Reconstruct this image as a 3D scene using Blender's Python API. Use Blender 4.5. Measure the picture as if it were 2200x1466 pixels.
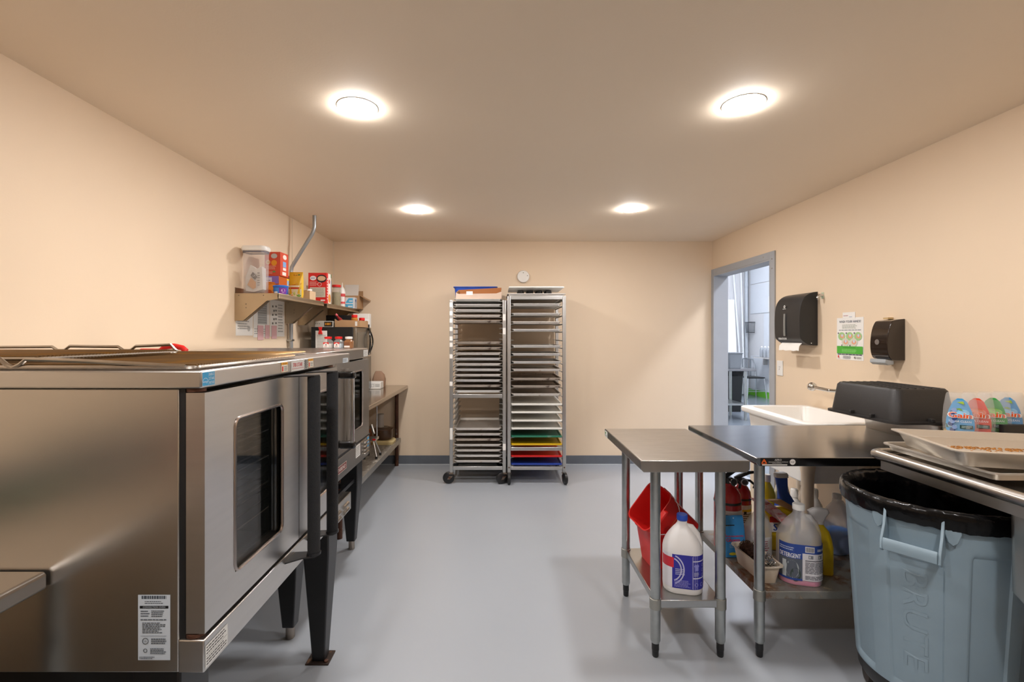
import bpy, bmesh, math, random
from mathutils import Matrix, Vector
R = math.radians
random.seed(7)
for o in list(bpy.data.objects): bpy.data.objects.remove(o, do_unlink=True)
scn = bpy.context.scene
COL = scn.collection

# ------------------------------------------------------------------ camera
CAMZ = 1.409
cam_d = bpy.data.cameras.new('camera'); cam = bpy.data.objects.new('camera', cam_d); COL.objects.link(cam)
cam.location = (0, 0, CAMZ); cam.rotation_euler = (R(90), 0, 0)
cam_d.sensor_width = 36; cam_d.sensor_fit = 'HORIZONTAL'; cam_d.lens = 36 * 1000 / 2200
cam_d.shift_x = 27 / 2200; cam_d.shift_y = -12 / 2200; cam_d.clip_start = 0.02
scn.camera = cam
# ------------------------------------------------------------------ world + exposure
w = bpy.data.worlds.new('world'); scn.world = w; w.use_nodes = True
w.node_tree.nodes['Background'].inputs[0].default_value = (.75, .85, 1, 1)
w.node_tree.nodes['Background'].inputs[1].default_value = .5
scn.view_settings.view_transform = 'Standard'; scn.view_settings.look = 'None'
scn.view_settings.gamma = 1; scn.view_settings.use_curve_mapping = False
scn.view_settings.exposure = 0.13
LAMP = 262.0          # emission of the round ceiling lamps
HALL = 62.0          # emission of the unseen hall panels added as daylight

# ------------------------------------------------------------------ materials
def lin(h):
    h = h.lstrip('#'); c = [int(h[i:i+2], 16) / 255 for i in (0, 2, 4)]
    return [x / 12.92 if x <= .04045 else ((x + .055) / 1.055) ** 2.4 for x in c]
MATS = {}
def mat(name, hexc='808080', rough=.5, metal=0, var=.06, scale=6, stretch=None, spots=None, bump=0, bscale=60,
        alpha=1, emis=0, ior=1.5, coat=0, sheen=0, trans=0, marks=None):
    if name in MATS: return MATS[name]
    m = bpy.data.materials.new(name); m.use_nodes = True; MATS[name] = m
    nt = m.node_tree; N = nt.nodes; L = nt.links; b = N['Principled BSDF']
    c = lin(hexc)
    b.inputs['Roughness'].default_value = rough; b.inputs['Metallic'].default_value = metal
    b.inputs['IOR'].default_value = ior; b.inputs['Alpha'].default_value = alpha
    b.inputs['Coat Weight'].default_value = coat; b.inputs['Transmission Weight'].default_value = trans
    tc = N.new('ShaderNodeTexCoord'); mp = N.new('ShaderNodeMapping'); L.new(tc.outputs['Object'], mp.inputs[0])
    if stretch: mp.inputs['Scale'].default_value = stretch
    nz = N.new('ShaderNodeTexNoise'); nz.inputs['Scale'].default_value = scale; nz.inputs['Detail'].default_value = 4
    L.new(mp.outputs[0], nz.inputs['Vector'])
    mx = N.new('ShaderNodeMix'); mx.data_type = 'RGBA'
    mx.inputs[6].default_value = [max(0, x * (1 - var * 1.6)) for x in c] + [1]
    mx.inputs[7].default_value = [min(1, x * (1 + var * 1.6)) for x in c] + [1]
    L.new(nz.outputs['Fac'], mx.inputs[0]); out = mx.outputs[2]
    for sp in ([spots] if spots and not isinstance(spots[0], (tuple, list)) else (spots or [])):
        h2, thr, sc = sp[:3]
        n2 = N.new('ShaderNodeTexNoise'); n2.inputs['Scale'].default_value = sc; n2.inputs['Detail'].default_value = 6; n2.inputs['Roughness'].default_value = .65
        if len(sp) > 3:
            mp2 = N.new('ShaderNodeMapping'); mp2.inputs['Scale'].default_value = sp[3]; L.new(tc.outputs['Object'], mp2.inputs[0]); L.new(mp2.outputs[0], n2.inputs['Vector'])
        else: L.new(tc.outputs['Object'], n2.inputs['Vector'])
        rp = N.new('ShaderNodeValToRGB'); rp.color_ramp.elements[0].position = thr; rp.color_ramp.elements[1].position = min(1, thr + .12)
        L.new(n2.outputs['Fac'], rp.inputs[0])
        m2 = N.new('ShaderNodeMix'); m2.data_type = 'RGBA'; L.new(rp.outputs[0], m2.inputs[0]); L.new(out, m2.inputs[6])
        m2.inputs[7].default_value = lin(h2) + [1]; out = m2.outputs[2]
    L.new(out, b.inputs['Base Color'])
    if bump:
        n3 = N.new('ShaderNodeTexNoise'); n3.inputs['Scale'].default_value = bscale; n3.inputs['Detail'].default_value = 3
        L.new(mp.outputs[0], n3.inputs['Vector'])
        bp = N.new('ShaderNodeBump'); bp.inputs['Strength'].default_value = bump; bp.inputs['Distance'].default_value = .01
        L.new(n3.outputs['Fac'], bp.inputs['Height']); L.new(bp.outputs[0], b.inputs['Normal'])
    if emis:
        b.inputs['Emission Color'].default_value = c + [1]; b.inputs['Emission Strength'].default_value = emis
    return m
def ink(h, rough=.5): return mat('ink_' + h + ('' if rough == .5 else '_%d' % int(rough * 100)), h, rough, var=.03, scale=30)

wall_m = mat('wall_paint', 'e6d0b4', .6, var=.015, scale=2.5, bump=.03, bscale=140)
ceil_m = mat('ceiling_paint', 'ecdbc4', .75, var=.02, scale=1.2, bump=.03, bscale=120)
floor_m = mat('floor_epoxy', '9fa4aa', .3, var=.025, scale=2.2)
base_m = mat('baseboard_rubber', '62676e', .5, var=.08, scale=12)
steel = mat('stainless', 'cac7c3', .3, 1, var=.04, scale=4, stretch=(1, 1, 14))
steelp = mat('stainless_side', 'c8c3bc', .27, 1, var=.05, scale=3, stretch=(1, 1, 3))
steel2 = mat('stainless_old', 'c4c0bb', .27, 1, var=.07, scale=7)
steelt = mat('stainless_worn_top', 'b4b1ac', .28, 1, var=.12, scale=9, stretch=(1, 4, 1), spots=('b9b4aa', .66, 7))
steeld = mat('stainless_dark_top', '96979a', .2, 1, var=.1, scale=6, stretch=(1, 3, 1))
galv = mat('galvanised', 'b2b5b3', .33, 1, var=.1, scale=30, spots=('77776f', .66, 40))
galvshelf = mat('galvanised_shelf', 'b4b5b4', .3, 1, var=.08, scale=8)
rustshelf = mat('rusty_shelf', '8d8b84', .5, .35, var=.18, scale=14, spots=[('6e4423', .5, 8), ('c8b9a0', .58, 16)])
alum = mat('aluminium', 'c4c4c2', .36, 1, var=.06, scale=12)
panm = mat('baking_pan', 'e6e0d8', .42, .5, var=.06, scale=10, spots=[('a87a50', .62, 14, (1, 1, 3)), ('7a6a58', .7, 5)])
panm2 = mat('baking_pan_clean', 'e2e0dc', .4, .55, var=.08, scale=10, spots=('8b7660', .64, 9))
pand = mat('baking_pan_dark', 'c2b6a9', .42, .5, var=.12, scale=8, spots=('5a4636', .56, 10))
pancrumb = mat('dirty_pan', 'd8d2c8', .4, .8, var=.06, scale=10, spots=[('9a6a3a', .68, 13), ('5d3a1c', .74, 22)])
chrome = mat('chrome', 'd8d8d8', .08, 1, var=.02)
blackm = mat('black_metal', '17181a', .42, var=.15, scale=14, coat=.1, spots=('5a4a40', .76, 60))
blackp = mat('black_plastic', '1b1b1c', .38, var=.1, scale=20)
blackg = mat('black_gloss', '0e0d0d', .12, var=.1, coat=.5)
tubm = mat('black_tub_plastic', '232120', .5, var=.12, scale=14, bump=.06, bscale=220)
foam = mat('black_foam', '1c1d1f', .85, var=.12, scale=120, bump=.3, bscale=300)
cavity = mat('oven_cavity', '5a5752', .4, .5, var=.2, scale=5)
paneg = mat('oven_glass', '10120f', .03, var=.02, alpha=.25, ior=2.5)
wirem = mat('oven_wire', 'b5aea6', .25, 1, var=.1, scale=30)
wireb = mat('browned_wire', '7c6242', .42, .9, var=.2, scale=8, spots=('9a6f2e', .55, 5))
rust = mat('rusty_pipe', '5a3a2a', .6, .4, var=.25, scale=18, spots=('8a8580', .62, 12))
cardb = mat('cardboard', 'b08a63', .8, var=.06, scale=8)
cardl = mat('cardboard_light', 'c6a784', .8, var=.06, scale=8)
white = mat('white_plastic', 'e9e7e2', .35, var=.02)
offw = mat('cream_plastic', 'dccbb4', .4, var=.04)
sinkw = mat('sink_white', 'f1eee8', .3, var=.015, scale=3)
paper = mat('paper', 'ece9e3', .8, var=.02)
pink = mat('pink_paper', 'dfb3b5', .8, var=.03)
clear = mat('clear_plastic', 'e6e4e0', .06, alpha=.19, var=.02, ior=1.45)
clearb = mat('clear_bin', 'd9d2cf', .1, alpha=.17, var=.03)
milk = mat('milky_plastic', 'ecebea', .3, alpha=.38, var=.02)
red = mat('red_plastic', 'd41f1c', .35, var=.05, scale=8)
canb = mat('brute_plastic', '8a9fac', .42, var=.05, scale=10, spots=('95a8b2', .74, 30))
liner = mat('bag_liner', '09090a', .22, var=.2, ior=1.36, bump=.4, bscale=20)
frame_m = mat('door_frame_paint', 'a6a9ad', .5, var=.04)

# ------------------------------------------------------------------ mesh tools
W = {}
def wm(o): return W.get(o, Matrix.Identity(4))
class MB:
    def __init__(s): s.v = []; s.f = []; s.m = []; s.c = 0
    def add(s, vs, fs):
        n = len(s.v); s.v += [tuple(v) for v in vs]
        for f in fs: s.f.append([i + n for i in f]); s.m.append(s.c)
        return s
    def box(s, x0, x1, y0, y1, z0, z1):
        v = [(x, y, z) for z in (z0, z1) for y in (y0, y1) for x in (x0, x1)]
        return s.add(v, [(0, 2, 3, 1), (4, 5, 7, 6), (0, 1, 5, 4), (2, 6, 7, 3), (0, 4, 6, 2), (1, 3, 7, 5)])
    def tube(s, pts, r, n=10, closed=False, caps=True):
        P = [Vector(p) for p in pts]; k = len(P); rr = r if isinstance(r, (list, tuple)) else [r] * k
        T = []
        for i in range(k):
            a = P[(i - 1) % k] if (closed or i > 0) else P[i]; b = P[(i + 1) % k] if (closed or i < k - 1) else P[i]
            T.append((b - a).normalized())
        up = Vector((0, 0, 1)) if abs(T[0].z) < .9 else Vector((0, 1, 0))
        nrm = (up - T[0] * up.dot(T[0])).normalized(); vs = []
        for i in range(k):
            nrm = (nrm - T[i] * nrm.dot(T[i])).normalized(); bi = T[i].cross(nrm)
            for j in range(n):
                a = 2 * math.pi * j / n; vs.append(P[i] + (nrm * math.cos(a) + bi * math.sin(a)) * rr[i])
        fs = []
        for i in range(k if closed else k - 1):
            for j in range(n):
                a, b = i * n, ((i + 1) % k) * n; fs.append((a + j, a + (j + 1) % n, b + (j + 1) % n, b + j))
        if caps and not closed: fs += [tuple(range(n))[::-1], tuple(range((k - 1) * n, k * n))]
        return s.add(vs, fs)
    def lathe(s, prof, c=(0, 0), n=28, sx=1, sy=1):
        vs = []; fs = []
        for r, z in prof:
            for j in range(n):
                a = 2 * math.pi * j / n; vs.append((c[0] + r * sx * math.cos(a), c[1] + r * sy * math.sin(a), z))
        for i in range(len(prof) - 1):
            for j in range(n): fs.append((i * n + j, i * n + (j + 1) % n, (i + 1) * n + (j + 1) % n, (i + 1) * n + j))
        if prof[0][0] > 1e-6: fs.append(tuple(range(n))[::-1])
        if prof[-1][0] > 1e-6: fs.append(tuple(range((len(prof) - 1) * n, len(prof) * n)))
        return s.add(vs, fs)
    def loft(s, loops, k=4, cap0=True, cap1=True):      # loops: (cx, cy, hx, hy, r, z)
        vs = []; n = 4 * (k + 1)
        for cx, cy, hx, hy, r, z in loops:
            r = min(r, hx * .999, hy * .999)
            for q, (sx, sy) in enumerate(((1, 1), (-1, 1), (-1, -1), (1, -1))):
                for j in range(k + 1):
                    a = (q + j / k) * math.pi / 2
                    vs.append((cx + sx * (hx - r) + r * math.cos(a), cy + sy * (hy - r) + r * math.sin(a), z))
        fs = []
        for i in range(len(loops) - 1):
            for j in range(n): fs.append((i * n + j, i * n + (j + 1) % n, (i + 1) * n + (j + 1) % n, (i + 1) * n + j))
        if cap0: fs.append(tuple(range(n))[::-1])
        if cap1: fs.append(tuple(range((len(loops) - 1) * n, len(loops) * n)))
        return s.add(vs, fs)
    def prism(s, pts, axis, a0, a1):
        def p(u, v, a): return {'x': (a, u, v), 'y': (u, a, v), 'z': (u, v, a)}[axis]
        n = len(pts); vs = [p(u, v, a0) for u, v in pts] + [p(u, v, a1) for u, v in pts]
        return s.add(vs, [tuple(range(n))[::-1], tuple(range(n, 2 * n))] + [(i, (i + 1) % n, n + (i + 1) % n, n + i) for i in range(n)])
    def sphere(s, c, r, n=16, sz=1):
        m = n // 2
        return s.lathe([(max(0, r * math.sin(math.pi * i / m)), c[2] - r * sz * math.cos(math.pi * i / m)) for i in range(m + 1)], (c[0], c[1]), n)
    def xf(s, M, start=0):
        for i in range(start, len(s.v)): s.v[i] = tuple(M @ Vector(s.v[i]))
        return s
    def build(s, name, m, parent=None, bevel=0, smooth=38, local=False, label=None, seg=2):
        vs = [Vector(v) for v in s.v]; o_loc = None
        if parent is not None:
            if not local:
                I = wm(parent).inverted(); vs = [I @ v for v in vs]
        elif not local:
            xs = [v.x for v in vs]; ys = [v.y for v in vs]; o_loc = Vector(((min(xs) + max(xs)) / 2, (min(ys) + max(ys)) / 2, min(v.z for v in vs)))
            vs = [v - o_loc for v in vs]
        me = bpy.data.meshes.new(name); me.from_pydata([tuple(v) for v in vs], [], s.f)
        ms = m if isinstance(m, (list, tuple)) else [m]
        for q in ms: me.materials.append(q)
        bm = bmesh.new(); bm.from_mesh(me)
        bm.faces.ensure_lookup_table()
        for i, f in enumerate(bm.faces): f.smooth = True; f.material_index = s.m[i]
        bmesh.ops.remove_doubles(bm, verts=bm.verts, dist=1e-6)
        bmesh.ops.recalc_face_normals(bm, faces=bm.faces)
        for e in bm.edges:
            if len(e.link_faces) == 2 and e.calc_face_angle(0) > R(smooth): e.smooth = False
        bm.to_mesh(me); bm.free()
        o = bpy.data.objects.new(name, me); COL.objects.link(o)
        if parent is not None: o.parent = parent; W[o] = wm(parent)
        elif o_loc: o.location = o_loc; W[o] = Matrix.Translation(o_loc)
        if bevel:
            b = o.modifiers.new('bevel', 'BEVEL'); b.width = bevel; b.segments = seg; b.limit_method = 'ANGLE'; b.angle_limit = R(40)
        if label: o['label'] = label
        return o
def tag(o, label, cat, group=None, kind=None):
    o['label'] = label; o['category'] = cat
    if group: o['group'] = group
    if kind: o['kind'] = kind
    return o
def thing(name, label, cat, loc=(0, 0, 0), rz=0, group=None, rot=None):
    o = bpy.data.objects.new(name, None); COL.objects.link(o); o.empty_display_size = .05
    e = rot or (0, 0, rz); o.location = loc; o.rotation_euler = e
    from mathutils import Euler
    W[o] = Matrix.Translation(Vector(loc)) @ Euler(e).to_matrix().to_4x4()
    return tag(o, label, cat, group)
def struct(name, mb, m, label, parent=None, bevel=0):
    o = mb.build(name, m, parent, bevel)
    o['kind'] = 'structure'; o['label'] = label
    return o
def copy_tree(o, parent=None, label=None, loc=None, rz=None):
    c = o.copy(); COL.objects.link(c); c.parent = parent
    if label: c['label'] = label
    if loc is not None: c.location = loc
    if rz is not None: c.rotation_euler = (0, 0, rz)
    for ch in list(o.children): copy_tree(ch, c)
    return c

# flat print: one mesh per printed label, built from shapes and lettering
FONT = {}
def glyphs(t):
    if t not in FONT:
        cu = bpy.data.curves.new('t', 'FONT'); cu.body = t; cu.resolution_u = 2; cu.size = 1
        ob = bpy.data.objects.new('t', cu); COL.objects.link(ob)
        me = bpy.data.meshes.new_from_object(ob)
        V = [(v.co.x, v.co.y) for v in me.vertices]; F = [tuple(p.vertices) for p in me.polygons]
        bpy.data.objects.remove(ob); bpy.data.curves.remove(cu); bpy.data.meshes.remove(me)
        xs = [v[0] for v in V] or [0]; ys = [v[1] for v in V] or [0]
        FONT[t] = (V, F, min(xs), max(xs), min(ys), max(ys))
    return FONT[t]
class Dec:
    def __init__(s, w, h, bg=None, step=.00009): s.w, s.h = w, h; s.P = []; s.z = 0; s.step = step; (bg and s.rect(0, 0, w, h, bg))
    def _add(s, V, F, c): s.z += s.step; s.P.append(([(x, y, s.z) for x, y in V], F, c)); return s
    def rect(s, x, y, w, h, c, n=None):
        n = n or max(1, int(w / .004)); V = []; F = []
        for i in range(n + 1): V += [(x + w * i / n, y), (x + w * i / n, y + h)]
        for i in range(n): F.append((2 * i, 2 * i + 2, 2 * i + 3, 2 * i + 1))
        return s._add(V, F, c)
    def poly(s, pts, c): return s._add(pts, [tuple(range(len(pts)))], c)
    def disc(s, x, y, rx, ry, c, n=20):
        return s.poly([(x + rx * math.cos(2 * math.pi * i / n), y + ry * math.sin(2 * math.pi * i / n)) for i in range(n)], c)
    def ring(s, x, y, r, t, c, n=24, a0=0, a1=360):
        V = []; F = []
        for i in range(n + 1):
            a = R(a0 + (a1 - a0) * i / n); V += [(x + r * math.cos(a), y + r * math.sin(a)), (x + (r - t) * math.cos(a), y + (r - t) * math.sin(a))]
        return s._add(V, [(2 * i, 2 * i + 1, 2 * i + 3, 2 * i + 2) for i in range(n)], c)
    def text(s, t, x, y, h, c, w=None, align='l', bold=0, slant=0):
        V, F, x0, x1, y0, y1 = glyphs(t); k = h / max(1e-6, .7); kx = k
        if w: kx = w / max(1e-6, x1 - x0)
        ww = kx * (x1 - x0); ox = x - (ww / 2 if align == 'c' else ww if align == 'r' else 0)
        for b in ([0] if not bold else [-bold, 0, bold]):
            s._add([(ox + (vx - x0) * kx + b + slant * vy * k, y + vy * k) for vx, vy in V], F, c); s.z -= s.step * (.9 if b != bold else 0)
        return s
    def lines(s, x, y, w, h, rows, c, fill=.8, t=.45):
        V = []; F = []; p = h / rows
        for r in range(rows):
            yy = y + h - (r + 1) * p + p * .3; xx = x; xe = x + w * random.uniform(fill, 1)
            while xx < xe - 1e-5:
                l = min(random.uniform(.06, .16) * w, xe - xx); n = len(V)
                V += [(xx, yy), (xx + l, yy), (xx + l, yy + p * t), (xx, yy + p * t)]; F.append((n, n + 1, n + 2, n + 3)); xx += l + .02 * w
        return s._add(V, F, c)
    def place(s, name, parent, O, u, v, fn=None, off=.0006, rough=.5, label=None):
        O, u, v = Vector(O), Vector(u).normalized(), Vector(v).normalized(); n = u.cross(v)
        mb = MB(); cols = []
        for V, F, c in s.P:
            if c not in cols: cols.append(c)
            mb.c = cols.index(c)
            mb.add([fn(x, y, z + off) if fn else O + u * x + v * y + n * (z + off) for x, y, z in V], F)
        bg = [ink(c, rough) for c in cols]
        me = bpy.data.meshes.new(name); I = wm(parent).inverted() if parent else Matrix.Identity(4)
        me.from_pydata([tuple(I @ Vector(q)) for q in mb.v], [], mb.f)
        for q in bg: me.materials.append(q)
        for i, p in enumerate(me.polygons): p.material_index = mb.m[i]
        o = bpy.data.objects.new(name, me); COL.objects.link(o)
        if parent: o.parent = parent; W[o] = wm(parent)
        if label: o['label'] = label
        return o
PX = ((0, -1, 0), (0, 0, 1))    # facing -X
FX = ((0, 1, 0), (0, 0, 1))     # facing +X
FY = ((1, 0, 0), (0, 0, 1))     # facing -Y, to the camera
ORD = ['lowest', '2nd', '3rd'] + ['%dth' % i for i in range(4, 40)]

# ================================================================== the room
XL, XR, YB, YF, ZC = -1.822, 2.333, 5.10, -2.6, 2.44
struct('floor', MB().box(XL - .12, XR + .14, YF - .1, YB + .1, -.1, 0), floor_m, 'smooth pale grey epoxy floor')
struct('ceiling', MB().box(XL - .12, XR + .14, YF - .1, YB + .1, ZC, ZC + .1), ceil_m, 'plain tan painted ceiling')
struct('wall_left', MB().box(XL - .12, XL, YF, YB, 0, ZC), wall_m, 'beige painted wall on the left')
struct('wall_back', MB().box(XL - .12, XR + .14, YB, YB + .1, 0, ZC), wall_m, 'beige painted wall behind the tray racks')
struct('wall_front', MB().box(XL - .12, XR + .14, YF - .1, YF, 0, ZC), wall_m, 'beige painted wall behind the viewer')
DY0, DY1, DZ = 3.99, 5.045, 2.065
wr = MB().box(XR, XR + .13, YF, DY0, 0, ZC).box(XR, XR + .13, DY0, YB, DZ, ZC).box(XR, XR + .13, DY1, YB, 0, DZ)
struct('wall_right', wr, wall_m, 'beige painted wall on the right with the door opening')
struct('baseboard_back', MB().box(XL, XR, YB - .012, YB, 0, .095), base_m, 'dark grey rubber baseboard along the back wall', bevel=.003)
struct('baseboard_left', MB().box(XL, XL + .012, YF, YB - .012, 0, .095), base_m, 'dark grey rubber baseboard along the left wall', bevel=.003)
struct('baseboard_right', MB().box(XR - .012, XR, YF, DY0 - .07, 0, .095), base_m, 'dark grey rubber baseboard along the right wall', bevel=.003)
struct('baseboard_front', MB().box(XL + .012, XR - .012, YF, YF + .012, 0, .095), base_m, 'dark grey rubber baseboard behind the viewer', bevel=.003)
seam_m = mat('seam_strip', 'd6c3a8', .7)
struct('trim_1', MB().box(XL, XL + .002, 4.082, 4.10, .1, ZC), seam_m, 'narrow vertical batten on the left wall')
struct('trim_2', MB().prism([(XL, YB), (XL, YB - .012), (XL + .012, YB)], 'z', .1, ZC), seam_m, 'thin corner strip in the back left corner')
struct('trim_3', MB().box(XL + .012, XR, YB - .03, YB - .012, 0, .004), mat('floor_caulk', 'b9bcbe', .5), 'pale caulk line below the back baseboard')
# door frame (open doorway, no leaf)
d1 = bpy.data.objects.new('door_1', None); COL.objects.link(d1); d1['kind'] = 'structure'; d1['label'] = 'open doorway with a blue grey metal frame'
d1.location = (XR + .06, 4.5, 0); W[d1] = Matrix.Translation(d1.location)
fw = .062
MB().box(XR - .014, XR + .144, DY1 - .004, DY1 + .012 - .012, 0, DZ).build('jamb', frame_m, d1)
MB().box(XR - .014, XR + .144, DY0, DY0 + .012, 0, DZ).build('jamb', frame_m, d1)
MB().box(XR - .014, XR + .144, DY0 + .012, DY1 - .004, DZ - .014, DZ - .001).build('head_lining', frame_m, d1)
for a, b in ((DY0 - fw, DY0 - .0), (DY1, YB - .002)):
    MB().box(XR - .014, XR - .0005, a, b, 0, DZ + fw).build('casing', frame_m, d1, .002)
MB().box(XR - .014, XR - .0005, DY0, DY1, DZ, DZ + fw).build('head_casing', frame_m, d1, .002)
for y, z in ((DY0 - .03, 2.06), (DY0 - .03, 1.98), (DY0 + .1, DZ + .03), (DY1 - .06, DZ + .03), (DY1 + .025, 2.0)):
    MB().sphere((XR - .0145, y, z), .006, 8).build('screw', steel, d1)

# ================================================================== the hall beyond the doorway
HX0, HX1, HY0, HY1, HZ = XR + .145, 6.0, 1.5, 11.25, 4.2
hw = mat('hall_wall', 'd2d2d2', .5, var=.02); hfl = mat('hall_floor', '6f767d', .25, var=.06)
struct('floor_hall', MB().box(XR + .14, HX1 + .1, HY0, HY1 + .1, -.1, 0), hfl, 'dark grey concrete floor of the hall beyond the doorway')
struct('ceiling_hall', MB().box(XR + .14, HX1 + .1, HY0, HY1 + .1, HZ, HZ + .1), hw, 'white ceiling of the hall beyond the doorway')
struct('wall_hall_near', MB().box(XR + .14, HX1 + .1, HY0 - .1, HY0, 0, HZ), hw, 'white near wall of the hall')
struct('wall_hall_left', MB().box(XR + .04, XR + .14, YB + .1, HY1, 0, HZ).box(XR + .04, XR + .14, HY0, YB + .1, ZC + .1, HZ), hw, 'white left wall of the hall')
wf = struct('wall_hall_far', MB().box(XR + .04, HX1, HY1, HY1 + .1, 0, HZ), hw, 'far white ribbed metal wall of the hall')
for i in range(8):
    x = 5.1 + i * .12
    if x < 5.98: MB().prism([(x - .02, HY1), (x + .02, HY1), (x + .01, HY1 - .025), (x - .01, HY1 - .025)], 'z', 0, HZ).build('rib', hw, wf)
wrh = struct('wall_hall_right', MB().box(HX1, HX1 + .1, HY0, HY1 + .1, 0, HZ), hw, 'white panelled right wall of the hall')
pw = mat('hall_panel', 'd3d7db', .4, var=.02)
for y0, y1, z0, z1 in ((9.2, 11.1, 2.62, 3.6), (9.2, 11.1, 1.92, 2.6), (9.2, 10.55, .95, 1.9), (9.2, 11.1, .14, .93), (7, 9.18, .14, 1.9), (7, 9.18, 1.92, 3.6)):
    MB().box(HX1 - .012, HX1 - .0005, y0, y1, z0, z1).build('panel', pw, wrh, .004)
struct('baseboard_hall', MB().box(HX1 - .018, HX1 - .0005, 7, HY1, 0, .135), mat('green_tape', '6fc22e', .5), 'bright green band along the foot of the hall wall')
for i, (y, x) in enumerate(((3.5, 4.2), (6, 4.2), (8.6, 4.2))):  # glowing panels out of view, added to give the hall its daylight
    t = thing('added_daylight_panel', 'unseen panel added on the hall ceiling as daylight, number %s from the doorway wall' % ('one', 'two', 'three')[i], 'lamp', (x, y, HZ))
    MB().box(x - .32, x + .32, y - .62, y + .62, HZ - .06, HZ - .001).build('housing', white, t)
    MB().box(x - .3, x + .3, y - .6, y + .6, HZ - .066, HZ - .0605).build('diffuser', mat('cool_panel', 'ecf1ff', .5, emis=HALL, var=0), t)

# ================================================================== round ceiling lamps
lens = mat('lamp_lens', 'fbf7f6', .5, emis=LAMP, var=0)
LP = [(-.64, 2.10, 'left of the two nearer'), (1.085, 2.07, 'right of the two nearer'), (-.677, 3.83, 'left of the two farther'), (1.073, 3.79, 'right of the two farther'),
      (-.66, .36, 'left unseen one added above the viewer'), (1.08, .36, 'right unseen one added above the viewer')]  # this pair is out of view, added to brighten the foreground
for x, y, wd in LP:
    t = thing('ceiling_light', 'round white ceiling lamp glowing, ' + wd, 'lamp', (x, y, ZC), group='round ceiling lamps')
    MB().lathe([(.086, ZC - .0005), (.09, ZC - .0005), (.0895, ZC - .002), (.088, ZC - .003), (.086, ZC - .0025)], (x, y), 40).build('trim_ring', white, t)
    MB().lathe([(0, ZC - .016), (.035, ZC - .0155), (.06, ZC - .0135), (.078, ZC - .009), (.086, ZC - .0028)], (x, y), 40).build('lens', lens, t)

# ================================================================== oven one (near)
def oven_leg(t, x, y, ztop, taper, foot):
    lg = MB()
    h = .055
    lg.loft([(x, y, h * .5, h * .5, .004, .06 if foot == 'bullet' else .006), (x, y, h * taper, h * taper, .004, ztop * .72), (x, y, h * taper, h * taper, .004, ztop)], k=1)
    o = lg.build('leg', blackm, t, .003)
    if foot == 'plate':
        MB().box(x - .05, x + .05, y - .045, y + .045, 0, .006).build('foot_plate', mat('rusty_plate', '3b2f29', .6, .5, spots=('7d5a40', .55, 30)), o, .002)
        for a in (-.035, .035): MB().lathe([(.009, .006), (.009, .011), (0, .011)], (x + a, y - a * .8), 8).build('bolt', rust, o)
    else: MB().lathe([(.017, 0), (.02, .004), (.02, .07), (0, .07)], (x, y), 18).build('bullet_foot', mat('foot_steel', 'a49a90', .35, 1, spots=('7a5236', .6, 30)), o)
    return o
ZT, ZB = 1.33, .655
Y0, Y1 = 1.04, 2.06
ov = thing('convection_oven', 'near stainless steel convection oven with black foam door handles and wire racks on top', 'oven', (-1.2, 1.55, 0))
MB().box(-1.76, -.717, Y0, Y0 + .02, ZB, 1.289).build('side_panel', steelp, ov, .0025)
MB().box(-1.76, -.717, Y1 - .02, Y1, ZB, 1.289).build('side_panel', steelp, ov, .0025)
MB().box(-1.78, -1.7605, Y0, Y1, ZB, 1.289).build('back_panel', steel, ov)
MB().box(-1.76, -.72, Y0 + .0205, Y1 - .0205, ZB, ZB + .04).build('bottom_panel', steel, ov)
MB().prism([(-1.78, 1.2905), (-.675, 1.2905), (-.664, 1.2905), (-.664, ZT), (-1.78, ZT)], 'y', Y0 - .004, Y1 + .004).build('top_panel', steel, ov, .004)
cv = MB().box(-1.5, -1.49, Y0 + .09, Y1 - .09, .76, 1.25)
cv.box(-1.49, -.74, Y0 + .09, Y0 + .1, .76, 1.25).box(-1.49, -.74, Y1 - .1, Y1 - .09, .76, 1.25).box(-1.49, -.74, Y0 + .1, Y1 - .1, .75, .76).box(-1.49, -.74, Y0 + .1, Y1 - .1, 1.25, 1.26)
cv.build('cavity', cavity, ov)
ff = MB().box(-.74, -.712, Y0 + .021, Y0 + .10, .735, 1.289).box(-.74, -.736, Y1 - .16, Y1 - .021, .735, 1.289).box(-.74, -.712, Y0 + .10, Y1 - .10, .735, .765).box(-.74, -.712, Y0 + .10, Y1 - .10, 1.25, 1.289)
ff.box(-.718, -.704, Y0 + .004, Y0 + .0195, ZB + .03, 1.289)
ff.build('face_frame', blackm, ov)
MB().box(-.735, -.7165, 1.9, Y1 - .021, ZB + .005, 1.289).build('control_panel', steel, ov, .002)
for z in (.81, .9, .99, 1.08, 1.17):
    rk = MB()
    for y in (Y0 + .12, Y1 - .12): rk.tube([(-1.46, y, z), (-.78, y, z)], .005, 6)
    for i in range(13): rk.tube([(-1.46 + i * .055, Y0 + .12, z + .005), (-1.46 + i * .055, Y1 - .12, z + .005)], .0032, 5)
    rk.build('oven_rack', wirem, ov)
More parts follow.
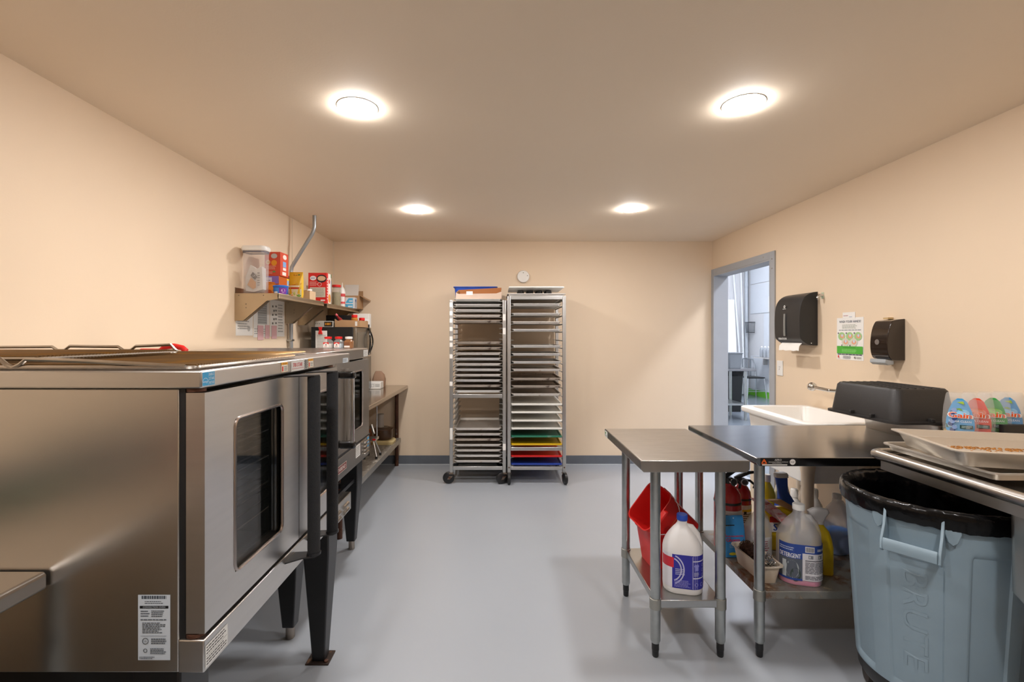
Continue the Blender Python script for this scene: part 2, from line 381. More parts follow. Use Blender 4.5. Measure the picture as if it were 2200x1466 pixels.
def door(ya, yb, wa, wb, xf, xb, z0, z1, wz0, wz1, t, sm):
    d = MB()
    d.box(xb, xf, ya, wa, z0, z1).box(xb, xf, wb, yb, z0, z1).box(xb, xf, wa, wb, z0, wz0).box(xb, xf, wa, wb, wz1, z1)
    d.xf(Matrix.Identity(4)); o = d.build('door', sm, t)
    # rounded glazing bead and panes
    r = .02; P = []
    for cy, cz, a0 in ((wb - r, wz1 - r, 0), (wa + r, wz1 - r, 90), (wa + r, wz0 + r, 180), (wb - r, wz0 + r, 270)):
        for k in range(5): a = R(a0 + 22.5 * k); P.append((xf - .001, cy + r * math.cos(a), cz + r * math.sin(a)))
    MB().tube(P, .005, 8, True).build('window_bead', mat('window_bead_metal', 'b7aba4', .25, 1), o)
    MB().box(xf - .012, xf - .007, wa, wb, wz0, wz1).build('window_pane', paneg, o)
    MB().box(xb + .004, xb + .008, wa, wb, wz0, wz1).build('window_pane', paneg, o)
    return o
YM = 1.535
da = door(Y0 + .004, YM - .002, 1.164, 1.418, -.661, -.703, .739, 1.280, .816, 1.20, ov, steel)
db = door(YM + .002, 1.895, 1.61, 1.83, -.661, -.703, .739, 1.280, .816, 1.20, ov, steel)
for y, d in ((1.49, da), (1.655, db)):
    x = -.594; z0, z1 = .709, 1.279
    h = MB().lathe([(.019, z0 + .008), (.0195, z0 + .02), (.0195, z1 - .004), (.019, z1)], (x, y), 24).build('handle', foam, d)
    MB().lathe([(.0215, z0), (.0215, z0 + .008), (0, z0 + .008)], (x, y), 24).build('handle_cap', blackm, d)
    for z in (z0 - .003, z1): MB().prism([(-.6625, y - .065), (-.6625, y + .012), (-.585, y + .02), (-.575, y), (-.585, y - .02), (-.62, y - .03)], 'z', z, z + .004).build('handle_bracket', blackp, d)
MB().box(-.717, -.659, Y0 - .002, 1.897, ZB, .728).build('bottom_rail', steel, ov, .003)
for z in (.7325, 1.2855):
    for y in (Y0 + .02, 1.87): MB().lathe([(.02, z - .0035), (.02, z + .004), (0, z + .004)], (-.69, y), 16).build('hinge', rust, ov)
for z in (.75, .965, 1.26): MB().sphere((-.7035, Y0 + .012, z), .005, 8).build('screw', mat('copper_screw', 'b89a7e', .3, 1), ov)
for x in (-.78, -1.68): oven_leg(ov, x, Y1 - .03, ZB, 1.0, 'plate')
for x in (-.78, -1.68): oven_leg(ov, x, Y0 + .07, ZB, 1.0, 'plate')
MB().box(-1.74, -.75, Y0 + .03, Y0 + .05, ZB - .05, ZB - .001).build('stand_rail', blackm, ov)
# stickers
D = Dec(.046, .032, 'e9eef0'); D.rect(.0008, .0008, .0215, .0304, '3b9fd0').rect(.0225, .0008, .0228, .0304, '3f9ac6')
D.ring(.011, .008, .0105, .0008, 'e9eef0', a0=10, a1=170); D.text('energy', .002, .008, .005, 'f2f6f8', w=.018, slant=.3)
for i, t in enumerate(('ENERGY', 'STAR', 'PARTNER')): D.text(t, .0235, .0225 - i * .0095, .0065, 'dceaf0', w=.0195)
D.place('energy_sticker', ov, (-.664, Y0 - .001, 1.2945), *FX)
def caution(y, z):
    D = Dec(.043, .03, 'd9b25a'); D.rect(.001, .001, .041, .0285, 'efe9dc').rect(.001, .022, .041, .0075, 'e7a22e'); D.text('CAUTION', .021, .0235, .0045, '4a3a1a', align='c')
    D.rect(.004, .003, .009, .015, 'd04a3a'); D.lines(.017, .003, .023, .016, 5, '555048'); D.place('caution_sticker', ov, (-.664, y, z), *FX)
def atx(px, X): return 1000 * X / (px - 1073)
caution(atx(604, -.664), 1.296); caution(atx(662, -.664), 1.297)
y = atx(625, -.664); D = Dec(.128, .034, 'd3d1cc'); D.text('TRI-STAR', .012, .0135, .0125, 'b5242c', w=.072, bold=.0008, slant=.15); D.rect(.006, .007, .09, .0012, 'b5242c')
for i in range(6):
    for j in range(8):
        if (i + j) % 2 == 0: D.rect(.099 + i * .0038, .002 + j * .0038, .0038, .0038, '24201e')
D.place('name_plate', ov, (-.664, y, 1.2935), *FX)
D = Dec(.07, .02, 'c3ccd2'); D.lines(.004, .003, .05, .014, 4, '7d868c'); D.place('small_sticker', ov, (-.664, Y1 - .09, 1.292), *FX)
D = Dec(.072, .146, 'ccd6df'); D.lines(.008, .134, .055, .009, 1, '49525c', 1, .8); D.lines(.015, .125, .042, .008, 2, '5a626c')
D.rect(.004, .1155, .064, .006, '15161a'); D.text('CONVECTION OVEN', .036, .117, .0032, 'ccd6df', w=.05, align='c')
D.lines(.006, .096, .02, .016, 3, '5a626c'); D.lines(.03, .096, .03, .016, 4, '3c434c'); D.lines(.006, .088, .06, .005, 1, '5a626c'); D.lines(.01, .06, .052, .025, 7, '49525c', .7)
D.rect(.006, .054, .058, .0006, '49525c'); D.ring(.017, .043, .007, .0012, '25282c'); D.text('UL', .017, .041, .004, '25282c', align='c'); D.lines(.03, .036, .036, .014, 3, '49525c')
D.ring(.017, .022, .0045, .0012, '25282c'); D.lines(.028, .014, .036, .014, 4, '3c434c'); D.lines(.004, .003, .034, .006, 2, '25282c')
D.place('data_plate', ov, (-.807, Y0, .6835), *FY)
D = Dec(.085, .05, 'dcdcd8'); D.lines(.004, .027, .077, .02, 3, '3c3c3c'); D.rect(.003, .0245, .079, .0008, '3c3c3c'); D.lines(.004, .003, .077, .019, 3, '3c3c3c'); D.place('warning_sticker', ov, (-.659, Y0 + .002, .662), *FX)

# oven racks lying on top
def wire_rack(name, label, x0, x1, y0, y1, z, rz, m, lift=0):
    cx, cy = (x0 + x1) / 2, (y0 + y1) / 2; hx, hy = (x1 - x0) / 2, (y1 - y0) / 2
    t = thing(name, label, 'oven rack', (cx, cy, z), rot=(0, lift, rz), group='wire racks on the oven')
    P = []
    for sx, sy, a0 in ((1, 1, 0), (-1, 1, 90), (-1, -1, 180), (1, -1, 270)):
        for k in range(5): a = R(a0 + 22.5 * k); P.append((sx * (hx - .02) + .02 * math.cos(a), sy * (hy - .02) + .02 * math.sin(a), .006))
    MB().tube(P, .0045, 8, True).build('frame_wire', wirem, t, local=True)
    g = MB(); n = int(2 * hy / .0105)
    for i in range(1, n):
        yy = -hy + 2 * hy * i / n; g.tube([(-hx, yy, .0115), (hx - .004, yy, .0115), (hx, yy, .009)], .0026, 6)
    o = g.build('grid_wires', m, t, local=True); o['kind'] = 'stuff'
    for yy in (-hy * .33, hy * .33): MB().tube([(-hx, yy, .0055), (hx, yy, .0055)], .0035, 6).build('cross_wire', wirem, t, local=True)
    return t, hx, hy
zt = ZT + .0005
t, hx, hy = wire_rack('oven_wire_rack', 'browned wire oven rack lying nearest the front corner of the oven top', -1.42, -.69, 1.055, 1.58, zt, 0, wireb, .0)
MB().tube([(-hx + .02, -hy - .002, .027), (-.075, -hy - .002, .0255), (-.06, -hy - .002, .012), (-.045, -hy - .002, .0055), (-.03, -hy - .002, .012), (-.015, -hy - .002, .0245), (.1, -hy - .002, .021), (hx - .02, -hy - .002, .008)], .005, 8).build('bent_bar', wirem, t, local=True)
t, hx, hy = wire_rack('oven_wire_rack', 'browned wire oven rack laid behind, reaching the far end of the oven top', -1.52, -.80, 1.60, 1.93, zt, R(0), wireb)
t, hx, hy = wire_rack('oven_wire_rack', 'browned wire oven rack at the wall side with notched back bar', -1.78, -1.10, 1.10, 1.60, zt + .0165, R(0), wireb)
bb = [(-hx + .02, hy, .021)]
for c in (-.067, .16): bb += [(c - .03, hy, .023), (c - .012, hy, .011), (c + .012, hy, .011), (c + .03, hy, .025)]
bb += [(hx - .03, hy, .03), (hx - .01, hy, .008)]
MB().tube(bb, .005, 8).build('bent_bar', wirem, t, local=True)
tag(MB().tube([(-1.52, 1.975, ZT + .012), (-1.44, 1.975, ZT + .012), (-1.42, 1.975, ZT + .03), (-1.38, 1.975, ZT + .034), (-1.345, 1.975, ZT + .026), (-1.33, 1.975, ZT + .012)], .0115, 10).build('red_tool_handle', red), 'red plastic tool handle lying behind the wire racks', 'tool')

# ================================================================== oven two (older, set back)
OX = -.88; A0, A1 = 2.12, 3.12; Z2 = 1.325
o2 = thing('convection_oven', 'older stainless convection oven behind the near one with chrome bar handle and maroon badge', 'oven', (-1.35, 2.62, 0))
MB().prism([(-1.79, 1.262), (OX, 1.262), (OX, Z2 - .004), (OX - .004, Z2), (-1.79, Z2)], 'y', A0, A1).build('top_panel', steel2, o2, .003)
MB().box(-1.79, OX - .03, A0, A0 + .02, .745, 1.261).build('side_panel', steel2, o2)
MB().box(-1.79, OX - .03, A1 - .02, A1, .745, 1.261).build('side_panel', steel2, o2)
MB().box(-1.79, -1.77, A0 + .0205, A1 - .0205, .745, 1.261).build('back_panel', steel2, o2)
MB().box(-1.55, -.96, A0 + .07, A1 - .07, .79, 1.23).build('cavity', cavity, o2)
e = door(A0 + .005, 2.40, 2.18, 2.34, -.866, -.905, .757, 1.255, .84, 1.19, o2, steel2)
e = door(2.404, A1 - .03, 2.74, 2.94, -.866, -.905, .757, 1.255, .84, 1.19, o2, steel2)
x, y = -.80, 2.53
MB().lathe([(.0125, .83), (.0125, 1.19)], (x, y), 20).build('handle', chrome, e)
MB().box(-.858, -.848, 2.60, 2.63, .79, 1.22).build('door_strip', mat('dull_strip', 'bdb8b2', .3, 1), e)
for z in (.815, 1.195): MB().box(-.866, -.782, y - .02, y + .02, z - .02, z + .02).build('handle_bracket', blackg, e, .008)
MB().prism([(-1.79, .615), (-.874, .615), (-.874, .735), (-.89, .745), (-1.79, .745)], 'y', A0, A1).build('control_panel', steel2, o2, .002)
MB().box(-.8745, -.866, A0, A1, .7465, .755).build('gap_strip', blackm, o2)
lv = mat('louver_steel', 'cfc8bf', .25, 1)
for i in range(4): MB().box(-.876, -.862, 2.99, 3.09, .64 + i * .024, .652 + i * .024).build('louver', lv, o2, .004)
D = Dec(.23, .042, 'c9bdb0'); D.rect(.003, .003, .224, .036, '6a2a2c'); D.text('SOUTHBEND', .012, .011, .02, 'd8cfc4', w=.2, bold=.0006, slant=.15); D.place('maroon_badge', o2, (-.874, 2.43, .652), *FX)
D = Dec(.09, .075, 'dedcd6'); D.lines(.006, .006, .075, .06, 6, '77756f'); D.place('sticker', o2, (-.874, 2.83, .66), *FX)
D = Dec(.04, .06, '4aa3d8'); D.lines(.005, .006, .03, .045, 4, 'dcebf4'); D.place('blue_sticker', o2, (-.874, 3.075, .675), *FX)
D = Dec(.1, .042, 'dcdad4'); D.lines(.006, .004, .085, .034, 5, '77756f'); D.place('sticker', o2, (OX, 3.01, 1.272), *FX)
D = Dec(.035, .024, 'e9e6e0'); D.rect(0, .016, .035, .008, 'c43a3a'); D.place('small_sticker', o2, (OX, 2.62, 1.284), *FX)
for x in (-.975, -1.68):
    for yy in (A0 + .05, A1 - .05): oven_leg(o2, x, yy, .615, 1.0, 'bullet')
bx = MB().box(-1.5, -.905, 2.25, 2.84, .352, .457).build('burner_box', mat('burner_steel', 'c2beb8', .32, 1), o2, .004)
for i in range(3):
    for z in (.375, .408): MB().tube([(-.905, 2.42 + i * .14, z), (-.905, 2.50 + i * .14, z)], .012, 8).build('louver', lv, bx)
MB().box(-1.6, -.94, A0 + .03, A0 + .06, .47, .50).box(-1.6, -.94, A1 - .06, A1 - .03, .40, .43).build('stretcher', blackm, o2)
MB().box(-.96, -.94, A0 + .06, A1 - .06, .458, .48).build('stretcher', blackm, o2)

# ================================================================== benches and tables
def leg(t, x, y, ztop, zsh, m=galv, r=.0215, foot=True):
    o = MB().lathe([(r * .8, .062), (r, .072), (r, ztop)], (x, y), 18).build('leg', m, t)
    if foot: MB().lathe([(.012, 0), (.014, .004), (.015, .03), (.016, .031), (.016, .063), (0, .063)], (x, y), 14).build('foot', blackp, o)
    if zsh: MB().lathe([(r + .0008, zsh - .042), (r + .0035, zsh - .04), (r + .0035, zsh + .004), (r + .0008, zsh + .006)], (x, y), 18).build('collar', mat('cast_collar', 'a8a79f', .4, .9, var=.1), o)
    return o
def table(name, label, x0, x1, y0, y1, zt, lip, zsh, tm, sm, ins, lm=galv):
    t = thing(name, label, 'table', ((x0 + x1) / 2, (y0 + y1) / 2, 0))
    MB().prism([(x0, zt - .003), (x0 + .003, zt), (x1 - .003, zt), (x1, zt - .003), (x1, zt - lip + .012), (x1 - .012, zt - lip), (x0 + .012, zt - lip), (x0, zt - lip + .012)], 'y', y0, y1).build('top', tm, t, .002)
    xs, ys = (x0 + ins[0], x1 - ins[1]), (y0 + ins[2], y1 - ins[3])
    for x in xs:
        for y in ys: leg(t, x, y, zt - lip - .001, zsh, lm)
    MB().box(xs[0] - .002, xs[1] + .002, ys[0] - .012, ys[1] + .012, zsh - .034, zsh).build('shelf', sm, t, .003)
    return t
t1 = table('prep_table', 'small stainless prep table with red bucket and bleach jug on its lower shelf', .597, 1.058, 1.965, 2.64, .88, .05, .252, steelt, galvshelf, (.088, .088, .08, .12))
t2 = table('prep_table', 'wide stainless prep table beside the white sink, cleaning supplies on its lower shelf', 1.104, 2.322, 2.0, 2.722, .883, .037, .29, steeld, rustshelf, (.038, .05, .045, .06))
D = Dec(.06, .035, 'e4e6e0'); D.rect(.006, .018, .02, .01, '4d9a4a'); D.lines(.008, .005, .045, .01, 2, '555555'); D.place('sticker', t1, (.597, 2.63, .839), *PX)
D = Dec(.156, .034, '111112'); D.text('A', .004, .012, .017, 'e8641e', w=.022, bold=.0012); D.rect(.004, .008, .022, .003, 'e8641e'); D.text('AERO', .06, .022, .008, 'e8e6e2', w=.03); D.text('MANUFACTURING COMPANY', .034, .0145, .0045, 'd8d6d2', w=.085)
D.lines(.05, .0095, .05, .004, 1, 'b9b7b2'); D.rect(.006, .002, .108, .0055, 'cfcdc8'); D.disc(.137, .017, .0125, .0125, 'e6e4e0'); D.text('NSF', .137, .0135, .007, '111112', w=.017, align='c'); D.place('maker_label', t2, (1.122, 2.0, .848), *FY)
# bench beyond the ovens
bn = thing('work_bench', 'long stainless bench against the left wall beyond the ovens with rusty pipe legs', 'table', (-1.4, 4.1, 0))
MB().prism([(-1.80, .828), (-1.005, .828), (-1.0, .834), (-1.0, .858), (-1.006, .864), (-1.80, .864)], 'y', 3.16, 5.085).build('top', mat('bench_steel', 'b3aba1', .16, 1, var=.04), bn, .002)
for x in (-1.11, -1.72):
    for y in (3.23, 5.03): leg(bn, x, y, .827, 0 if x < -1.5 else .297, rust, .02, False)
for x in (-1.11, -1.72):
    for y in (3.23, 5.03): MB().lathe([(.02, 0), (.02, .0625)], (x, y), 16).build('leg_end', rust, bn)
plank = mat('worn_shelf', '8f877c', .5, .3, var=.15, scale=10, spots=[('c9c2b5', .55, 18, (3, 1, 1)), ('5b4a38', .62, 12)])
for i in range(6):
    a = 3.17 + i * .315; MB().box(-1.74, -1.075, a, a + .309, .268, .297).build('shelf_board', plank, bn, .003)
MB().box(-1.0745, -1.07, 3.17, 5.05, .25, .298).build('shelf_edge', mat('shelf_edge_steel', 'aeaba4', .4, .8, var=.15, scale=20), bn, .001)
# near left table
nt_ = thing('work_table', 'stainless work table butting against the near side of the oven at the left edge', 'table', (-1.4, .45, 0))
MB().prism([(-1.80, .845), (-1.01, .845), (-1.005, .85), (-1.005, .879), (-1.011, .885), (-1.80, .885)], 'y', -.5, 1.034).build('top', steel, nt_, .003)
for x in (-1.07, -1.72):
    for y in (-.42, .96): leg(nt_, x, y, .844, .3)
MB().box(-1.74, -1.05, -.43, .97, .266, .3).build('shelf', galvshelf, nt_, .003)

for i, (x, y, hx_, hy_, h, c, lab) in enumerate(((-1.62, .1, .15, .2, .09, '4c5054', 'dark grey storage tub on the near left work table by the wall'), (-1.66, .52, .12, .13, .06, '2f5a48', 'green storage tub on the near left work table by the wall'), (-1.6, -.34, .14, .14, .08, 'b02a24', 'red storage tub on the near left work table by the wall'))):
    t = thing('storage_tub', lab, 'tub', (x, y, .8855))
    MB().loft([(0, 0, hx_ * .88, hy_ * .88, .03, 0), (0, 0, hx_, hy_, .04, h), (0, 0, hx_ * .96, hy_ * .96, .035, h), (0, 0, hx_ * .84, hy_ * .84, .03, .006)]).build('tub', mat('storage_' + c, c, .45), t, local=True)
    MB().loft([(0, 0, hx_ * 1.03, hy_ * 1.03, .04, h + .0005), (0, 0, hx_ * 1.03, hy_ * 1.03, .04, h + .014), (0, 0, hx_ * .95, hy_ * .95, .035, h + .02)]).build('lid', mat('storage_lid', '55585a', .45), t, local=True)

# ================================================================== tray racks
def caster(t, x, y, z, ang):
    c, s_ = math.cos(ang), math.sin(ang); r = .055
    o = MB().box(x - .02, x + .02, y - .02, y + .02, z - .012, z)
    o.tube([(x, y, z - .012), (x, y, z - .03)], .014, 10)
    wx, wy = x + .025 * c, y + .025 * s_
    for q in (-1, 1):
        px, py = -s_ * .021 * q, c * .021 * q
        k = len(o.v); o.add([(x + px - .016 * c, y + py - .016 * s_, z - .03), (x + px + .02 * c, y + py + .02 * s_, z - .03), (wx + px + .012 * c, wy + py + .012 * s_, r - .012), (wx + px - .012 * c, wy + py - .012 * s_, r - .012)], [(0, 1, 2, 3)])
    f = o.build('caster', mat('caster_metal', '8b7d70', .45, .9, spots=('6a3f28', .5, 25)), t)
    whl = MB().lathe([(.012, -.017), (.045, -.017), (r, -.011), (r, .011), (.045, .017), (.012, .017)], n=28)
    whl.xf(Matrix.Translation((wx, wy, r)) @ Matrix.Rotation(ang + math.pi / 2, 4, 'Z') @ Matrix.Rotation(R(90), 4, 'Y'))
    whl.xf(Matrix.Identity(4)); whl.build('wheel', blackp, f)
def zpx(y, s): return CAMZ - (y - 721) / s
S = 226.5; FYR = 1000 / S        # rack front plane
def pan_mesh(hx, hy, h, flare, lip=.009, r=.02, depth_in=None):
    return MB().loft([(0, 0, hx - lip, hy - lip, r, h - .006), (0, 0, hx, hy, r + lip, h - .005), (0, 0, hx, hy, r + lip, h), (0, 0, hx - lip, hy - lip, r, h), (0, 0, hx - flare, hy - flare, r, .0022), (0, 0, hx - flare, hy - flare, r, 0), (0, 0, hx - lip - .0012, hy - lip - .0012, r, h - .0055)], cap0=False, cap1=False)
def rounded_fill(mb, hx, hy, r, z):
    n = len(mb.v); mb.loft([(0, 0, hx, hy, r, z), (0, 0, hx, hy, r, z - .0018)]); return mb
def rack(name, label, x0, x1, ztop, slots, posts, lab, bars, casters, top):
    y0, y1 = FYR, FYR + .60
    t = thing(name, label, 'rack', ((x0 + x1) / 2, (y0 + y1) / 2, 0))
    for x in (x0, x1 - .032):
        for y in (y0, y1 - .032): MB().box(x, x + .032, y, y + .032, .105, ztop).build('post', alum, t, .004)
    for z in bars: MB().box(x0 + .0325, x1 - .0325, y0 + .004, y0 + .028, z - .017, z + .017).build('cross_bar', alum, t, .003)
    for z in (.15, ztop - .03): MB().box(x0 + .0325, x1 - .0325, y1 - .028, y1 - .004, z - .015, z + .015).build('cross_bar', alum, t, .003)
    for z in (.15, ztop - .03):
        for x in (x0 + .004, x1 - .028): MB().box(x, x + .024, y0 + .0325, y1 - .0325, z - .015, z + .015).build('side_bar', alum, t, .003)
    first = None
    for sx in (0, 1):
        base = None
        for z in slots:
            if base is None:
                xx = x0 + .0325 if sx == 0 else x1 - .0325; d = 1 if sx == 0 else -1
                m = MB().prism([(xx, z - .012), (xx + d * .003, z - .012), (xx + d * .003, z - .003), (xx + d * .03, z - .003), (xx + d * .03, z), (xx, z)][::d], 'y', y0 + .01, y1 - .01)
                base = m.build('slide', alum, t); bz = z
            else:
                c = base.copy(); COL.objects.link(c); c.parent = t; c.location = (0, 0, z - bz)
    for x, y, a in casters: caster(t, x, y, .105, a)
    if top: MB().box(x0, x1, y0, y1, ztop, ztop + .006).build('top_plate', alum, t, .002)
    return t
RX0, RX1 = -.474, .062
slots1 = [zpx(994.5 - 11.61 * k, S) for k in range(31)]
y0r, y1r = FYR, FYR + .60
rack1 = rack('sheet_pan_rack', 'aluminium tray rack on the left, closely slotted, with a cardboard box on top', RX0, RX1, 1.745, [z - .004 for z in slots1], None, None, (.147, zpx(851.5, S)), 
     [(RX0 + .016, y0r + .016, R(180)), (RX1 - .016, y0r + .016, R(200)), (RX0 + .016, y1r - .016, R(160)), (RX1 - .016, y1r - .016, R(180))], False)
QX0, QX1 = .075, .632
ys2 = [999.5, 982.6, 957, 940, 923, 906, 888, 871, 850.5, 833, 817, 797.4, 781, 763.8, 746.6, 730, 711.4, 695, 677, 656.6, 641]
slots2 = [zpx(y, S) for y in ys2]
rack2 = rack('sheet_pan_rack', 'aluminium tray rack on the right, widely slotted, holding white and coloured trays', QX0, QX1, 1.785, [z - .004 for z in slots2], None, None, (.147, zpx(964.5, S) - .004, 1.768),
     [(QX0 + .016, y0r + .016, R(270)), (QX1 - .016, y0r + .016, R(280)), (QX0 + .016, y1r - .016, R(250)), (QX1 - .016, y1r - .016, R(270))], False)
for z in (.93, 1.19, 1.3, 1.36, 1.45, 1.53, 1.6, 1.68):
    MB().box(RX0 + .002, RX0 + .03, FYR - .0012, FYR - .0004, z, z + .04).build('white_tape', paper, rack1)
MB().box(RX0 + .004, RX0 + .03, FYR - .0012, FYR - .0004, .42, .53).build('white_tape', paper, rack1)
for z in (.32, 1.42, 1.55): MB().box(RX1 - .03, RX1 - .002, FYR - .0012, FYR - .0004, z, z + .06).build('white_tape', paper, rack1)
for x in (QX0 + .016, QX1 - .016): MB().tube([(x, FYR - .004, .155), (x, FYR + .001, .155)], .007, 10).build('bolt', rust, rack2)
# sheet pans (one mesh per finish, shared)
PH = {}
def sheet_pan(key, hx, hy, h, flare, m, lip=.011):
    if key not in PH:
        b = pan_mesh(hx, hy, h, flare, lip); rounded_fill(b, hx - flare, hy - flare, .02, .0021)
        o = b.build('sheet_pan', m, None, local=True); PH[key] = [o, False]
    p = PH[key]
    if not p[1]: p[1] = True; return p[0]
    c = p[0].copy(); COL.objects.link(c); return c
hxp = (RX1 - RX0) / 2 - .0385; cx1 = (RX0 + RX1) / 2
cnt = 0; idx1 = list(range(0, 7)) + list(range(13, 23)) + list(range(26, 31))
for k in idx1:
    key = random.choice(['s', 's', 's', 'c', 'c', 'd']) if k not in (29, 30) else 'c'
    o = sheet_pan('L' + key, hxp, .285, .023, .018, {'s': panm, 'c': panm2, 'd': pand}[key])
    o.location = (cx1 + random.uniform(-.003, .003), FYR + .295 + random.uniform(-.006, .004), slots1[k] - .0038 - .0)
    tag(o, 'aluminium sheet pan in the left tray rack, %s from the bottom' % ORD[cnt] if cnt else 'lowest aluminium sheet pan in the left tray rack', 'sheet pan', 'sheet pans in the left rack'); cnt += 1
cx2 = (QX0 + QX1) / 2; hxq = (QX1 - QX0) / 2 - .0385
tw = mat('white_tray_plastic', 'eeece4', .4, var=.02)
cols = {0: ('blue', '24419c'), 1: ('red', 'd0201f'), 2: ('yellow', 'e0b416'), 3: ('green', '2c7a60')}
cnt = 0
for k in range(len(ys2)):
    if k == 15: continue
    z = slots2[k] - .0038
    if k < 8:
        nm, hx_ = cols.get(k, ('white', 'eeece4')); m = tw if k > 3 else mat('tray_' + nm, hx_, .35, var=.06, scale=8, spots=None if nm != 'green' else ('7f9f92', .6, 9))
        b = MB().loft([(0, 0, hxq - .008, .287, .012, 0), (0, 0, hxq + .002, .294, .016, .005), (0, 0, hxq + .002, .295, .016, .017), (0, 0, hxq - .006, .289, .014, .019), (0, 0, hxq - .018, .278, .014, .006)])
        o = b.build('bakery_tray', m, None, local=True); o.location = (cx2, FYR + .293, z)
        lab = '%s plastic tray in the right rack' % nm if k < 4 else 'white plastic tray in the right rack, %s of the four white ones' % ('lowest', 'second from bottom', 'third from bottom', 'topmost')[k - 4]
        tag(o, lab, 'tray', 'plastic trays in the right rack')
    else:
        key = 'd' if k in (9, 10) else random.choice(['s', 'c', 'c'])
        o = sheet_pan('R' + key, hxq, .285, .023, .018, {'s': panm, 'c': panm2, 'd': pand}[key]); o.location = (cx2 + random.uniform(-.003, .003), FYR + .295 + random.uniform(-.006, .004), z)
        tag(o, ('aluminium sheet pan in the right tray rack, %s of the metal pans from below' % ORD[cnt]) if cnt else 'aluminium sheet pan right above the white trays in the right rack', 'sheet pan', 'sheet pans in the right rack'); cnt += 1
# on the racks
zr = 1.745
x0, x1, y0, y1, z0, z1 = -.415, .02, FYR + .02, FYR + .30, slots1[30] + .0195, slots1[30] + .078
cb = thing('cardboard_box', 'open shallow cardboard box on top of the left tray rack', 'box', ((x0 + x1) / 2, (y0 + y1) / 2, z0))
MB().box(x0, x1, y0, y1, z0, z0 + .004).build('base', cardb, cb)
MB().prism([(x0, z0 + .004), (x1, z0 + .004), (x1, z1 + .01), (x1 - .05, z1 - .008), (x0 + .02, z1 - .012), (x0, z1)], 'y', y0, y0 + .004).build('front_panel', mat('carton_pale', 'c9b2a0', .8), cb)
MB().prism([(x0, z0 + .004), (x1, z0 + .004), (x1, z1 + .075), (x0, z1 + .052)], 'y', y1 - .004, y1).build('back_panel', mat('carton_brown', 'a56a3c', .8), cb)
for x in (x0, x1 - .004): MB().prism([(y0 + .0045, z0 + .004), (y1 - .0045, z0 + .004), (y1 - .0045, z1 + .05), (y0 + .0045, z1)], 'x', x, x + .004).build('side_panel', cardl, cb)
D = Dec(.06, .034, 'efebe4'); D.place('white_tag', cb, (x0 + .1, y0 - .0005, z0 + .036), *FY)
b = MB().loft([(0, 0, .20, .105, .03, 0), (0, 0, .215, .12, .03, .138), (0, 0, .226, .128, .03, .14), (0, 0, .226, .128, .03, .148), (0, 0, .212, .117, .03, .147), (0, 0, .198, .103, .03, .004)])
t = b.build('blue_tub', mat('tub_blue_bright', '1f4db0', .35), None, local=True); t.location = (-.245, FYR + .44, z0)
tag(t, 'bright blue plastic tub behind the cardboard box on the left rack', 'tub')
o = sheet_pan('top', hxq + .04, .29, .022, .016, panm2); o.location = (cx2, FYR + .29, 1.7855); tag(o, 'aluminium sheet pan lying upside up on top of the right tray rack', 'sheet pan')
mp_ = thing('muffin_pan', 'dark muffin pan turned upside down on top of the right rack', 'pan', (cx2, FYR + .36, 1.7882))
MB().loft([(0, 0, .19, .13, .02, .0), (0, 0, .19, .13, .02, .004)]).build('plate', mat('muffin_grey', '6f6f70', .4, .9), mp_, local=True)
for i in range(4):
    for j in range(3): MB().lathe([(.04, .004), (.037, .04), (.03, .07), (0, .07)], (-.14 + i * .093, -.085 + j * .085), 16).build('cup', mat('muffin_grey', '6f6f70'), mp_, local=True)
cbd = MB().loft([(0, 0, .265, .255, .02, 0), (0, 0, .265, .255, .02, .012)]); cbd.xf(Matrix.Rotation(R(0), 4, 'X'))
t = cbd.build('cutting_board', mat('board_white', 'f2f0ea', .4), None, .003, local=True); t.location = (cx2, FYR + .26, 1.8627); tag(t, 'white cutting board lying over the muffin pan on the right rack', 'cutting board')
# smoke detector
t = thing('smoke_detector', 'round white smoke detector on the back wall above the racks', 'smoke detector', (.26, YB, 2.05))
b = MB().lathe([(.062, 0), (.067, .004), (.067, .022), (.062, .03), (.02, .034), (0, .034)], n=36); b.xf(Matrix.Translation((.26, YB - .0008, 2.052)) @ Matrix.Rotation(R(90), 4, 'X')); b.build('body', white, t)
for dx, dz in ((0, .04), (.045, .008)): b = MB().sphere((.26 + dx, YB - .0335, 2.052 + dz), .005, 8).build('sensor_dot', mat('grey_dot', '85827e', .5), t)

